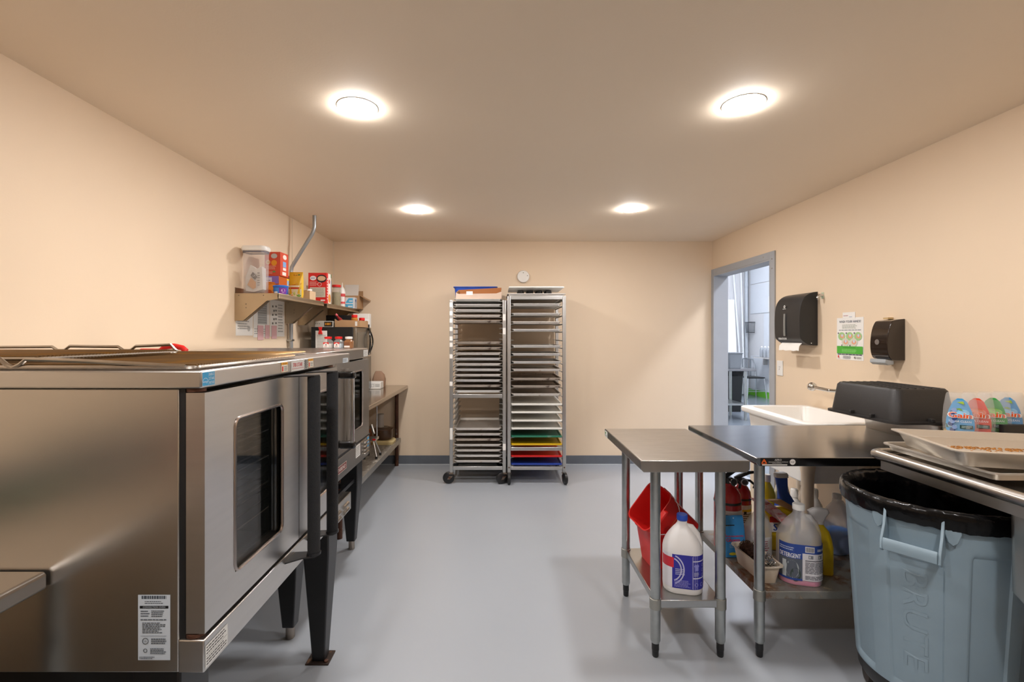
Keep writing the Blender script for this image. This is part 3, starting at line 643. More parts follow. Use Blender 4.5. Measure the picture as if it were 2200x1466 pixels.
# ================================================================== left wall: pipe, shelves, papers
P = [(-1.59, 4.0, ZC - .001), (-1.59, 4.0, 2.34), (-1.597, 4.0, 2.31), (-1.61, 4.0, 2.28), (-1.765, 4.0, 2.03), (-1.785, 4.0, 1.995), (-1.79, 4.0, 1.96), (-1.79, 4.0, 1.2), (-1.79, 4.0, .9)]
cp = tag(MB().tube(P, .0155, 14).build('conduit_pipe', mat('conduit', 'a7acb0', .35, .8, var=.05)), 'bent grey conduit pipe coming from the ceiling behind the wall shelf', 'pipe')
for z in (1.36, 1.62): MB().box(-1.815, -1.772, 3.975, 4.025, z, z + .016).build('pipe_clamp', galv, cp, .002)
shm = mat('shelf_steel', 'b8a890', .38, 1, var=.05, scale=8); shd = mat('shelf_under', '8d8478', .4, 1, var=.12, scale=10)
def shelf(name, label, y0, y1, z, brk):
    t = thing(name, label, 'shelf', (-1.67, (y0 + y1) / 2, z - .2))
    MB().box(XL + .001, -1.516, y0, y1, z - .006, z).box(-1.5195, -1.516, y0, y1, z - .038, z - .006).box(XL + .001, XL + .004, y0, y1, z, z + .04).build('board', shm, t, .0012)
    for y in brk:
        q = MB().prism([(XL + .001, z - .0065), (-1.525, z - .0065), (-1.525, z - .04), (-1.60, z - .052), (XL + .06, z - .19), (XL + .001, z - .19)], 'y', y, y + .003)
        q.prism([(-1.60, z - .052), (-1.597, z - .052), (XL + .063, z - .19), (XL + .06, z - .19)], 'y', y + .003, y + .04)
        b = q.build('bracket', shm, t)
        for dx, dz in ((.08, .075), (.08, .1), (.03, .015), (.2, .015)): MB().sphere((XL + dx, y - .001, z - dz), .004, 8).build('rivet', shd, b)
    return t
shelf('wall_shelf', 'nearer stainless wall shelf on the left wall with food packets', 3.2, 4.02, 1.70, (3.2, 3.95))
shelf('wall_shelf', 'farther stainless wall shelf by the back corner with red box and jar', 4.095, 5.03, 1.692, (4.2, 4.93))
def on_wall(y, z, w, h, dec, name, label, cat, m=paper):
    t = thing(name, label, cat, (XL, y + w / 2, z))
    MB().box(XL + .0006, XL + .0016, y, y + w, z, z + h).build('sheet', m, t)
    if dec: dec.place('print', t, (XL + .0016, y, z), *FX, off=.0003)
    return t
D = Dec(.25, .36); D.lines(.03, .2, .1, .14, 8, 'a9a8a3'); D.lines(.03, .05, .16, .1, 4, 'a9a8a3'); D.lines(.14, .19, .08, .14, 7, 'a9a8a3', .3)
on_wall(3.215, 1.408, .22, .305, Dec(.2, .3).lines(.02, .16, .08, .12, 7, 'b2b1ac').lines(.02, .04, .15, .07, 4, 'a9a8a3').disc(.165, .05, .02, .02, 'b9b7b2'), 'paper_notice', 'white paper notice under the shelf, nearest of the three', 'paper')
on_wall(3.445, 1.395, .24, .32, Dec(.2, .3).rect(.06, .1, .14, .19, 'aeb0ae').lines(.065, .105, .13, .18, 10, '8d908e', .95).lines(.01, .02, .2, .05, 3, 'a9a8a3'), 'paper_notice', 'white paper chart with a grey table under the shelf, middle of the three', 'paper')
D = Dec(.24, .34); D.lines(.03, .29, .17, .024, 1, '333333', 1)
for i in range(7): D.rect(.03 + .02 * (i % 2), .03 + .034 * i, .022, .016, '6a6a66').rect(.08, .034 + .034 * i, .03, .014, '8a8a86')
D.lines(.13, .03, .09, .24, 10, 'b2b1ac'); on_wall(3.695, 1.40, .245, .335, D, 'paper_notice', 'white paper list with dark symbols under the shelf, farthest of the three', 'paper')
for i, (y, w_, z, h) in enumerate(((3.50, .085, 1.375, .11), (3.615, .065, 1.385, .105), (3.715, .085, 1.383, .105))):
    o = MB().box(XL + .0035, XL + .0045, y, y + w_, z, z + h).build('sticky_note', pink); tag(o, 'pink sticky note below the wall papers, %s of three' % ('nearest', 'middle', 'farthest')[i], 'paper', 'pink sticky notes')

# ------------------------------------------------ things on the wall shelves
zs = 1.7004
t = thing('storage_canister', 'tall clear plastic canister with white lid holding a flour bag', 'container', (-1.712, 3.275, zs))
hx, hy = .079, .048
MB().loft([(0, 0, hx - .006, hy - .006, .025, 0), (0, 0, hx - .004, hy - .004, .025, .01), (0, 0, hx, hy, .028, .3), (0, 0, hx - .002, hy - .002, .026, .3), (0, 0, hx - .006, hy - .006, .023, .012)]).build('body', clearb, t, local=True)
MB().loft([(0, 0, hx + .006, hy + .006, .032, .3005), (0, 0, hx + .009, hy + .009, .034, .308), (0, 0, hx + .009, hy + .009, .034, .322), (0, 0, hx + .002, hy + .002, .03, .333)]).build('lid', white, t, local=True)
MB().loft([(0, 0, hx + .0015, hy + .0015, .029, .286), (0, 0, hx + .0015, hy + .0015, .029, .296)], cap0=False, cap1=False).build('seal', mat('grey_seal', '6c6a72', .5), t, local=True)
bg = MB(); pts = [(-.055, .02), (.0, .012), (.062, .03), (.06, .19), (.02, .17), (-.02, .2), (-.06, .12)]
n = len(pts); fr = [(x, -.032 + .006 * math.sin(9 * x + 20 * z), z) for x, z in pts]; bk = [(x * .9, .03, z * .95 + .002) for x, z in pts]
bg.add(fr + bk, [tuple(range(n)), tuple(range(n, 2 * n))[::-1]] + [(i, n + i, n + (i + 1) % n, (i + 1) % n) for i in range(n)])
bag = bg.build('flour_bag', mat('bag_paper', 'd6d3cf', .4, var=.08, scale=30, bump=.4, bscale=40), t, local=True)
D = Dec(.1, .15); D.poly([(-.04, .05), (-.015, .10), (.02, .07), (.02, .03), (-.0, .02)], 'c08a4a').poly([(-.018, .115), (-.002, .14), (.03, .105), (.014, .085)], '26262a').text('LA', -.002, .108, .012, 'e6e6e6'); D.lines(.03, .04, .02, .1, 6, '6a6a6a')
D.place('bag_print', t, (-1.712, 3.275 - .0405, zs + .01), *FY)
def carton(name, label, x0, x1, y0, y1, z0, z1, hexf, front=None, side=None, rz=0, hexs=None, group=None):
    cx, cy = (x0 + x1) / 2, (y0 + y1) / 2; hx, hy = (x1 - x0) / 2, (y1 - y0) / 2
    t = thing(name, label, 'box', (cx, cy, z0), rz, group)
    MB().box(-hx, hx, -hy, hy, 0, z1 - z0).build('carton', mat('carton_' + hexf, hexf, .45, var=.04), t, .0015, local=True)
    M_ = wm(t)
    if front: front.place('front_print', t, M_ @ Vector((-hx, -hy, 0)), M_.to_3x3() @ Vector((1, 0, 0)), (0, 0, 1))
    if side: side.place('side_print', t, M_ @ Vector((hx, -hy, 0)), M_.to_3x3() @ Vector((0, 1, 0)), (0, 0, 1))
    return t
# orange snack pouch below, red orange box above
D = Dec(.1, .145); D.rect(0, .09, .1, .055, '8d6bb0').rect(.0, .1, .05, .035, 'dcd2e2').poly([(0, 0), (.1, 0), (.1, .04), (.07, .1), (.02, .105), (0, .09)], 'e07a1c').disc(.05, .055, .035, .03, 'f0902a').disc(.03, .03, .02, .015, 'c8541a').poly([(.06, .03), (.085, .055), (.078, .065), (.053, .04)], 'a8786a').rect(.01, .112, .03, .004, '6a5a80')
carton('snack_box', 'orange and purple snack pack standing under the red orange box', -1.722, -1.62, 3.42, 3.55, zs, zs + .148, 'b8571e', D)
D = Dec(.115, .175); D.disc(.07, .145, .023, .018, 'b9b4ae').disc(.025, .1, .017, .017, 'd8b98a').disc(.07, .095, .021, .021, 'e2921e').disc(.025, .1, .01, .009, 'c98a3a').lines(.01, .045, .08, .03, 3, 'e8a48a').disc(.07, .03, .012, .007, '6a8a4a').lines(.01, .012, .05, .02, 3, 'e8a48a')
D2 = Dec(.13, .175); D2.disc(.07, .145, .03, .018, 'e9ded4').rect(.04, .07, .05, .04, '7aa7d6').rect(.04, .045, .05, .02, 'e9ded4').rect(.03, .008, .06, .025, 'e9e2da')
carton('cracker_box', 'red orange food box stacked on the snack pack by the canister', -1.728, -1.612, 3.425, 3.555, zs + .1485, zs + .324, 'cf4a2e', D, D2, 0)
D2 = Dec(.09, .15, 'f0c81c'); D2.rect(.03, .1, .03, .035, '8fb4dc'); D2.rect(.035, .02, .02, .06, '4a3a6a')
carton('slim_box', 'slim maroon and yellow box between the snack pack and the yellow bag', -1.702, -1.65, 3.585, 3.69, zs, zs + .175, '6a1e28', Dec(.052, .175).rect(.002, 0, .022, .07, 'c89a1c').disc(.013, .05, .008, .012, '6a1e28'), D2)
t = thing('plastic_tub', 'small round tub with blue lid at the front of the nearer wall shelf', 'container', (-1.566, 3.335, zs))
MB().lathe([(.040, 0), (.043, .003), (.049, .05), (.049, .052), (0, .052)], n=28).build('cup', mat('tub_blue', '2a5fb4', .35), t, local=True)
MB().lathe([(.051, .0525), (.053, .056), (.053, .062), (.045, .066), (0, .066)], n=28).build('lid', mat('lid_blue', '2b6fd0', .35), t, local=True)
def cyl(t, c, r, z0, a0, tap=0):       # map flat print onto an upright round body (angles from the camera side)
    def fn(x, y, z): a = a0 + x / r; rr = r + z + tap * y; return Vector((c[0] + rr * math.sin(a), c[1] - rr * math.cos(a), z0 + y))
    return fn
D = Dec(.11, .042); D.rect(0, 0, .06, .042, '3c7fd0').rect(.06, 0, .05, .042, '7a2f9c').rect(.02, .002, .03, .014, 'e6e2ea').disc(.085, .022, .012, .014, 'e2c6e6'); D.place('wrap_print', t, (0, 0, 0), *FY, fn=cyl(t, (-1.566, 3.335), .0435, zs + .004, -1.2, .13))
# yellow bread bag
t = thing('bread_bag', 'yellow texas toast crouton bag standing on the nearer wall shelf', 'bag', (-1.571, 3.62 - .02, zs), 0)
MB().loft([(0, 0, .05, .022, .02, 0), (0, 0, .054, .03, .028, .03), (0, 0, .054, .026, .024, .12), (0, 0, .053, .004, .003, .185), (0, 0, .053, .002, .0015, .198)]).build('pouch', mat('bag_yellow', 'd9ae2a', .3, var=.05, bump=.2, bscale=30), t, local=True)
D = Dec(.106, .19); 
def bagfn(c, w, y):
    def fn(x, yy, z):
        k = min(1, max(0, (yy - .03) / .16)); d = .0315 * (1 - k) + .004 * k if yy > .1 else .0315 - .003 * max(0, (yy - .03) / .09)
        return Vector((c[0] - w / 2 + x, c[1] - d * (1 - .35 * (2 * x / w - 1) ** 2) - z, c[2] + yy))
    return fn
D.rect(.004, .004, .098, .06, 'd8d2b0').disc(.03, .022, .025, .016, '7fae3a').disc(.07, .03, .028, .02, 'c9d27a').disc(.05, .014, .03, .009, 'e08a2a').disc(.085, .014, .015, .01, '6a9a3a').rect(.004, .066, .09, .01, 'b8231e').rect(.004, .08, .085, .012, 'f0e6c8').text('CROUTONS', .01, .083, .006, '5a7a2a', w=.07)
D.rect(.004, .095, .055, .01, 'b8231e').text('TOAST', .004, .109, .014, '8a1a1a', w=.05, bold=.0006).text('TEXAS', .004, .128, .014, '8a1a1a', w=.05, bold=.0006).poly([(.06, .1), (.1, .1), (.1, .16), (.085, .165)], 'c98a2a').text('New York', .004, .162, .016, '7a1a1a', w=.062, bold=.0006).rect(.07, .172, .016, .008, '2f7a3a').rect(.07, .164, .016, .007, 'b8231e')
D.place('bag_print', t, (0, 0, 0), *FY, fn=bagfn((-1.571, 3.60, zs), .106, 0))
for i, z in enumerate((0, .0485)):
    t = thing('small_jar', 'small dark spice tin behind the open cardboard carton, %s of two' % ('lower', 'upper')[i], 'jar', (-1.60, 3.90, zs + z), group='stacked spice tins')
    MB().lathe([(.027, 0), (.028, .002), (.028, .032), (0, .032)], n=20).build('can', mat('tin_dark', '3a3230', .3), t, local=True); MB().lathe([(.029, .0325), (.029, .047), (0, .048)], n=20).build('lid', white, t, local=True)
    Dec(.09, .016, 'e4ded4').place('paper_band', t, (0, 0, 0), *FY, fn=cyl(t, (-1.60, 3.90), .0283, zs + z + .006, -1.6))
t = thing('open_carton', 'small open cardboard carton at the front of the nearer wall shelf', 'box', (-1.585, 3.80, zs))
x0, x1, y0, y1 = -1.66, -1.524, 3.74, 3.86
MB().box(x0, x1, y0, y1, zs, zs + .003).build('base', cardl, t)
MB().prism([(x0, zs + .003), (x1, zs + .003), (x1, zs + .06), (x1 - .03, zs + .075), (x1 - .07, zs + .066), (x0, zs + .078)], 'y', y0, y0 + .003).build('front_panel', cardl, t)
MB().box(x0, x1, y1 - .003, y1, zs + .003, zs + .07).build('back_panel', cardl, t)
for x in (x0, x1 - .003): MB().box(x, x + .003, y0 + .0035, y1 - .0035, zs + .003, zs + .068).build('side_panel', cardl, t)
# farther shelf
z2 = 1.6924
D = Dec(.16, .27); D.disc(.043, .225, .028, .02, 'e9e2e2').lines(.022, .217, .044, .014, 2, '3a5a9a').disc(.118, .22, .045, .035, '1e1c22').disc(.118, .222, .036, .022, 'd8b08a').lines(.012, .155, .07, .04, 5, 'e8a8a0').ring(.1, .17, .018, .003, 'e9d8d4').rect(.014, .055, .138, .088, 'c9c2b0').lines(.02, .06, .125, .075, 8, '9a9484').rect(.11, .022, .04, .012, 'e9d8d4')
D2 = Dec(.1, .27, 'e6ded4'); D2.rect(0, 0, .035, .27, 'd02a24').disc(.07, .05, .03, .04, 'd88a3a').disc(.06, .16, .025, .03, 'e9e2da').disc(.065, .2, .018, .02, 'c8342a').lines(.008, .03, .02, .2, 8, 'f0dcd4', 1)
carton('pasta_box', 'large red food box with a dish picture on the farther wall shelf', -1.694, -1.532, 4.125, 4.215, z2, z2 + .272, 'd0231f', D, D2)
t = thing('shaker_bottle', 'green lidded shaker standing behind the red food box', 'bottle', (-1.60, 4.32, z2))
MB().lathe([(.034, 0), (.036, .003), (.036, .25), (0, .25)], n=24).build('can', mat('shaker_green', 'b9c6c0', .35), t, local=True); MB().lathe([(.038, .2505), (.038, .283), (0, .285)], n=24).build('lid', mat('lid_green', '1f7d45', .4), t, local=True)
Dec(.11, .1, '8fb0d8').rect(.02, .03, .05, .04, 'e6e6e6').place('wrap_print', t, (0, 0, 0), *FY, fn=cyl(t, (-1.60, 4.32), .0363, z2 + .12, -.6))
t = thing('herb_jar', 'clear jar of dried herbs with red lid beside the red food box', 'jar', (-1.565, 4.47, z2))
MB().lathe([(.038, 0), (.041, .004), (.041, .15), (.036, .17), (.036, .178), (0, .178)], n=24).build('glass', clear, t, local=True)
MB().lathe([(.037, .004), (.0385, .008), (.0385, .13), (0, .135)], n=24).build('herbs', mat('dried_herbs', '8a7a42', .9, var=.3, scale=120, bump=.6, bscale=160), t, local=True)
MB().lathe([(.04, .1785), (.041, .182), (.041, .2), (0, .202)], n=24).build('lid', red, t, local=True)
t = thing('squeeze_bottle', 'slim white squeeze bottle with pointed tip between jar and blue box', 'bottle', (-1.56, 4.62, z2))
MB().lathe([(.026, 0), (.028, .004), (.028, .15), (.024, .165), (0, .165)], n=20).build('body', white, t, local=True); MB().lathe([(.024, .1655), (.02, .18), (.006, .2), (.003, .24), (0, .24)], n=16).build('tip', white, t, local=True)
Dec(.06, .1, 'd84a4a').rect(.01, .02, .04, .05, 'ece4e0').place('wrap_print', t, (0, 0, 0), *FY, fn=cyl(t, (-1.56, 4.62), .0283, z2 + .03, -.5))
D = Dec(.13, .11, 'e4e9ee'); D.poly([(.03, .0), (.13, 0), (.13, .045), (.06, .045)], '55b6e6').poly([(.05, .055), (.13, .055), (.13, .105), (.085, .105)], '55b6e6').rect(.08, .014, .045, .012, 'e9eef2').rect(.09, .07, .035, .012, 'e9eef2').poly([(.02, .0), (.03, 0), (.06, .045), (.05, .045)], '4a5a8a')
carton('blue_box', 'blue and white product box at the end of the farther wall shelf', -1.66, -1.512, 4.86, 4.94, z2, z2 + .115, 'dfe3e8', D, Dec(.08, .115).lines(.01, .01, .06, .09, 6, '8a8f9a').rect(.02, .07, .03, .02, '3a6ab0'))
t = thing('open_carton', 'open brown carton with raised flaps in the back left corner', 'box', (-1.57, 5.0, z2))
x0, x1, y0, y1 = -1.65, -1.49, 4.945, 5.09; zz = z2
MB().box(x0, x1, y0, y1, zz, zz + .003).build('base', cardb, t)
MB().box(x0, x1, y1 - .003, y1, zz + .003, zz + .2).build('back_panel', cardb, t); MB().box(x0, x1, y0, y0 + .003, zz + .003, zz + .14).build('front_panel', cardb, t)
for x in (x0, x1 - .003): MB().box(x, x + .003, y0 + .0035, y1 - .0035, zz + .003, zz + .14).build('side_panel', cardb, t)
f = MB().box(0, .1, 0, .13, 0, .003); f.xf(Matrix.Translation((x1, y0 + .005, zz + .14)) @ Matrix.Rotation(R(28), 4, 'Y')); f.build('flap', cardb, t)
f = MB().box(0, .15, 0, .003, 0, .12); f.xf(Matrix.Translation((x0, y0, zz + .14)) @ Matrix.Rotation(R(-12), 4, 'X')); f.build('flap', mat('carton_white', 'd2cdc6', .7), t)

# ================================================================== microwave corner
BZ = .8642; mx0, mx1, my0, my1 = -1.70, -1.292, 4.2, 4.69
def microwave(name, label, z0, z1, front, handle):
    t = thing(name, label, 'microwave', ((mx0 + mx1) / 2, (my0 + my1) / 2, z0))
    MB().box(mx0, mx1 - .03, my0, my1, z0 + .01, z1).build('case', blackp, t, .004)
    MB().box(mx1 - .0295, mx1, my0, my1, z0 + .012, z1 - .002).build('door', front, t, .004)
    MB().box(mx1, mx1 + .002, my0 + .03, my1 - .16, z0 + .05, z1 - .05).build('door_window', mat('mw_window', '6a655c', .25, .4), t)
    if handle:
        for q in (1, -1):
            yy = my1 - .11; P = [(mx1 + .004, yy + q * .045 * math.sin(math.pi * i / 10), z0 + .015 + (z1 - z0 - .02) * i / 10) for i in range(11)]
            P = [(mx1 + .006 + .028 * math.sin(math.pi * i / 10), p[1], p[2]) for i, p in enumerate(P)]
            MB().tube(P, .0075, 10).build('handle', blackg, t)
    for x in (mx0 + .04, mx1 - .06):
        for y in (my0 + .04, my1 - .04): MB().lathe([(.012, z0), (.012, z0 + .0105), (0, z0 + .0105)], (x, y), 10).build('foot', blackp, t)
    return t
microwave('microwave_oven', 'black appliance with glossy front standing on the bench under the steel microwave', BZ, 1.205, blackg, False)
microwave('microwave_oven', 'microwave with steel front and curved black handles stacked on top', 1.2055, 1.485, mat('mw_steel', '8a8378', .3, .9), True)
zm = 1.4855
t = thing('cardboard_tray', 'low open cardboard tray of bottles on top of the microwave', 'box', (-1.40, 4.42, zm))
x0, x1, y0, y1 = -1.50, -1.27, 4.24, 4.5
MB().box(x0, x1, y0, y1, zm, zm + .003).build('base', cardb, t)
MB().prism([(x0, zm + .003), (x1, zm + .003), (x1, zm + .058), (x0 + .06, zm + .066), (x0 + .03, zm + .055), (x0, zm + .075)], 'y', y0, y0 + .003).build('front_panel', cardb, t)
MB().box(x0, x1, y1 - .003, y1, zm + .003, zm + .06).build('back_panel', cardb, t)
for x in (x0, x1 - .003): MB().box(x, x + .003, y0 + .0035, y1 - .0035, zm + .003, zm + .06).build('side_panel', cardb, t)
Dec(.02, .04, 'dedad2').place('white_tag', t, (x1 - .045, y0, zm + .01), *FY)
t = thing('timer_clock', 'small grey timer with black window and orange digits on the microwave', 'clock', (-1.60, 4.26, zm))
MB().loft([(-1.60, 4.26, .085, .03, .012, zm), (-1.60, 4.26, .085, .03, .02, zm + .05), (-1.60, 4.26, .078, .025, .02, zm + .055)]).build('case', mat('timer_grey', 'b9b3a8', .4), t)
D = Dec(.075, .044, '121214'); D.text('100', .01, .012, .022, 'f0a01e', w=.04, bold=.001).rect(.056, .024, .005, .01, 'f0a01e').rect(.056, .012, .005, .007, 'f0a01e'); D.place('display', t, (-1.592, 4.23, zm + .005), *FY)
Dec(.05, .02).rect(0, .005, .008, .006, '55524c').rect(.016, .005, .008, .006, '55524c').rect(.032, .005, .008, .006, '55524c').place('vent_slots', t, (-1.672, 4.23, zm + .022), *FY)
t = thing('clip_note', 'paper note held by a red magnet clip on the microwave side', 'paper', (-1.60, my0, 1.30))
MB().box(-1.658, -1.553, my0 - .004, my0 - .003, 1.27, 1.452).build('note', paper, t)
Dec(.1, .17).lines(.012, .02, .08, .12, 9, 'b5b2ac', .95).lines(.03, .13, .05, .015, 2, 'a5a29c', .6).place('note_print', t, (-1.656, my0 - .004, 1.275), *FY, off=.0003)
MB().prism([(-1.628, 1.485), (-1.594, 1.485), (-1.601, 1.455), (-1.592, 1.42), (-1.63, 1.42), (-1.621, 1.455)], 'y', my0 - .02, my0 - .0045).build('clip', red, t, .003)
t = thing('sauce_bottle', 'red sauce bottle leaning in the cardboard tray', 'bottle', (-1.44, 4.36, zm + .0035), rot=(0, R(-38), 0))
MB().lathe([(.018, 0), (.022, .004), (.022, .06), (.018, .09), (.009, .12), (.009, .13), (0, .13)], n=18).build('glass', mat('sauce_red', '8a1f22', .2), t, local=True)
MB().lathe([(.0115, .1305), (.0115, .15), (0, .15)], n=14).build('cap', mat('cap_pink', 'd85a62', .4), t, local=True)
for i, (x, y, lab, lid, h) in enumerate(((-1.345, 4.32, 'amber seasoning bottle with red cap in the cardboard tray', red, .085), (-1.30, 4.40, 'dark bottle with small red cap at the tray corner', red, .06))):
    t = thing('seasoning_bottle', lab, 'bottle', (x, y, zm + .0035))
    MB().lathe([(.028, 0), (.03, .004), (.03, h - .01), (.022, h), (0, h)], n=20).build('glass', mat('amber_%d' % i, ('b5762c', '2a1c1a')[i], .2), t, local=True)
    MB().lathe([(.026, h + .0005), (.027, h + .004), (.026, h + .026), (0, h + .028)], n=20).build('cap', lid, t, local=True)
    Dec(.06, h * .4, ('e6dcc6', '1c1c1e')[i]).rect(.01, h * .1, .03, h * .2, ('c8342a', 'd8d2c6')[i]).place('wrap_print', t, (0, 0, 0), *FY, fn=cyl(t, (x, y), .0303, zm + .02, -1))
D = Dec(.16, .085, 'e9e7e2'); D.rect(0, 0, .16, .03, '1c1c1e').text('Paper', .055, .052, .02, '1c1c20', w=.08, bold=.0008, slant=.2).text('y', .03, .052, .02, '1c1c20', bold=.0008, slant=.2).lines(.05, .036, .09, .01, 1, '3a3a3a')
carton('wrap_box', 'white and black paper roll box on top of the microwave', -1.425, -1.268, 4.53, 4.60, zm, zm + .135, 'dcd9d2', D)
D2 = thing('black_case', 'black case lying on the microwave under the wall shelf', 'box', (-1.55, 4.55, zm))
MB().box(-1.69, -1.435, 4.53, 4.66, zm, zm + .12).build('case', blackp, D2, .006); MB().box(-1.64, -1.5, 4.525, 4.5295, zm + .05, zm + .07).build('clasp', blackg, D2)
# spice jars on the older oven
jars = [(-1.115, 3.03, red, 'nearest the clip note', 'd8cfc8'), (-1.05, 3.04, red, 'in the middle', 'b9c6d0'), (-.985, 3.045, white, '', '9a6a44')]
for i, (x, y, lm, wd, cc) in enumerate(jars):
    zz = Z2 + .0005
    t = thing('spice_jar', ('clear spice jar with red lid on the older oven, ' + wd) if i < 2 else 'brown spice jar with white lid on the older oven', 'jar', (x, y, zz), group='spice jars on the oven')
    MB().loft([(0, 0, .025, .025, .012, 0), (0, 0, .027, .027, .012, .004), (0, 0, .027, .027, .012, .045), (0, 0, .02, .02, .018, .055), (0, 0, .02, .02, .018, .06)]).build('jar', clear if i < 2 else mat('jar_brown', '9a6a44', .2, alpha=.8), t, local=True)
    MB().loft([(0, 0, .023, .023, .01, .003), (0, 0, .024, .024, .01, .03)]).build('spice', mat('spice_%d' % i, cc, .9, var=.2, scale=80), t, local=True)
    MB().lathe([(.0225, .0605), (.0235, .063), (.0235, .075), (0, .0765)], n=22).build('lid', lm, t, local=True)
    D = Dec(.036, .034, 'e6e0da'); (D.poly([(0, .034), (.036, .034), (.036, .02), (.018, .03), (0, .02)], 'd02a24').disc(.018, .018, .004, .005, '6a5a5a').lines(.008, .002, .02, .01, 2, 'b86a62') if i < 2 else D.rect(0, .012, .036, .022, '7a4a2c'))
    D.place('paper_label', t, (x - .022, y - .027, zz + .005), *FY)
# things on the bench
t = thing('flour_packet', 'small white printed box lying on the bench by the back wall', 'box', (-1.29, 4.78, BZ))
MB().box(-1.375, -1.205, 4.72, 4.84, BZ, BZ + .072).build('carton', mat('carton_white2', 'e3e0da', .5), t, .006)
D = Dec(.19, .07); D.rect(.03, .03, .03, .012, '9ccb8a').ring(.105, .035, .02, .0025, '4a4a4a', n=4, a0=45, a1=405).rect(.07, .02, .012, .012, '4a4a4a').lines(.13, .02, .05, .03, 2, '8a8a86'); D.place('carton_print', t, (-1.39, 4.72, BZ), *FY)
t = thing('paper_bag', 'brown paper sack standing behind the white box on the bench', 'bag', (-1.28, 4.95, BZ))
MB().loft([(0, 0, .06, .05, .02, 0), (0, 0, .065, .055, .03, .08), (0, .005, .055, .035, .03, .13), (-.01, .01, .03, .012, .01, .165)]).build('sack', mat('kraft', 'a08068', .85, var=.08, bump=.3, bscale=30), t, local=True)
t = thing('tape_gun', 'white and red handled gadget hanging beside the lower microwave', 'tool', (-1.262, 4.22, BZ))
MB().tube([(-1.262, 4.22, BZ), (-1.262, 4.22, BZ + .1), (-1.255, 4.22, BZ + .17), (-1.235, 4.22, BZ + .205), (-1.215, 4.23, BZ + .19), (-1.21, 4.24, BZ + .12), (-1.21, 4.24, BZ)], .011, 10).build('loop', white, t)
MB().box(-1.275, -1.235, 4.20, 4.209, BZ + .02, BZ + .12).build('plate', red, t, .003)
# on the bench's lower shelf
SZ = .2975
t = thing('food_processor', 'food processor with brown clear bowl and feed tube on the lower bench shelf', 'appliance', (-1.20, 4.82, SZ))
MB().loft([(0, 0, .115, .10, .05, 0), (0, 0, .118, .103, .05, .025), (0, 0, .10, .09, .05, .04)]).build('base', mat('processor_cream', 'd8c48e', .4), t, local=True)
MB().lathe([(.08, .0405), (.095, .06), (.098, .14), (.10, .142), (0, .142)], n=28).build('bowl', mat('smoked_bowl', '5a4230', .15, alpha=.85), t, local=True)
MB().lathe([(.102, .1425), (.102, .15), (.06, .162), (.06, .165), (0, .165)], n=28).build('bowl_lid', mat('smoked_lid', '6a5240', .15, alpha=.85), t, local=True)
MB().lathe([(.036, .1655), (.034, .29), (.038, .292), (.038, .298), (0, .298)], (-.03, -.01), 20).build('feed_tube', mat('tube_grey', 'a49a90', .35), t, local=True)
t2_ = thing('fry_cutter', 'metal lever potato cutter with splayed legs on the lower bench shelf', 'kitchen tool', (-1.165, 4.24, SZ))
for a, b in (((-.05, -.06), (-.02, -.02)), ((.06, -.06), (.02, -.02)), ((-.05, .08), (-.02, .02)), ((.06, .08), (.02, .02))):
    o = MB().tube([(a[0], a[1], .02), (b[0], b[1], .16)], .008, 10).build('leg', steel, t2_, local=True); MB().tube([(a[0] - .0, a[1], 0), (a[0], a[1], .024)], .011, 10).build('rubber_foot', blackp, o, local=True)
MB().box(-.055, .055, -.05, .05, .16, .185).build('plate', steel, t2_, .004, local=True); MB().box(-.05, .05, -.06, -.051, .19, .2).build('blade_frame', steel, t2_, local=True)
for x in (-.04, .04): MB().tube([(x, .03, .185), (x, .03, .5)], .007, 10).build('guide_rod', chrome, t2_, local=True)
MB().tube([(-.04, .03, .26), (.0, .0, .29), (.03, -.03, .22)], .014, 10).build('push_block', steel, t2_, local=True); MB().box(.02, .05, -.051, -.0505, .165, .18).build('red_mark', red, t2_, local=True)
o = MB().box(-1.52, -1.34, 4.70, 4.90, SZ, SZ + .14).build('orange_box', mat('orange_carton', 'b5652a', .6), None, .004); tag(o, 'orange brown carton at the back of the lower bench shelf', 'box')
o = MB().loft([(-1.40, 4.46, .12, .10, .06, SZ), (-1.40, 4.46, .14, .12, .07, SZ + .05), (-1.40, 4.46, .12, .1, .06, SZ + .11), (-1.40, 4.46, .05, .05, .04, SZ + .16)]).build('flour_sack', mat('sack_cream', 'cdb98a', .8, var=.08, bump=.4, bscale=20), None); tag(o, 'cream cloth sack on the lower bench shelf behind the potato cutter', 'bag')

# ================================================================== right wall fixtures
def chaikin(p, it=2):
    for _ in range(it):
        q = [p[0]]
        for a, b in zip(p[:-1], p[1:]): q += [(a[0] * .75 + b[0] * .25, a[1] * .75 + b[1] * .25), (a[0] * .25 + b[0] * .75, a[1] * .25 + b[1] * .75)]
        p = q + [p[-1]]
    return p
t = thing('towel_dispenser', 'black paper towel dispenser on the right wall with a towel hanging out', 'dispenser', (XR, 3.57, 1.33))
y0, y1 = 3.41, 3.72
pr = [(XR - .0005, 1.335), (2.27, 1.335), (2.215, 1.372), (2.20, 1.40), (2.198, 1.55), (2.205, 1.63), (2.225, 1.68), (2.26, 1.712), (2.30, 1.727), (XR - .0005, 1.73)]
MB().prism(chaikin(pr), 'y', y0, y1).build('cover', mat('dispenser_black', '232426', .4, var=.06), t, .012, seg=3)
MB().tube([(2.1975, 3.585, 1.405), (2.196, 3.585, 1.44), (2.196, 3.585, 1.53), (2.1975, 3.585, 1.575)], .008, 10).build('sight_window', mat('window_grey', '8d8d88', .25), t)
D = Dec(.2, .05); D.text('MARATHON', .0, .0, .016, 'd6d6d2', w=.10, bold=.0006); D.place('lettering', t, (2.196, 3.655, 1.376), (0, -1, 0), (0, 0, 1), off=.0035)
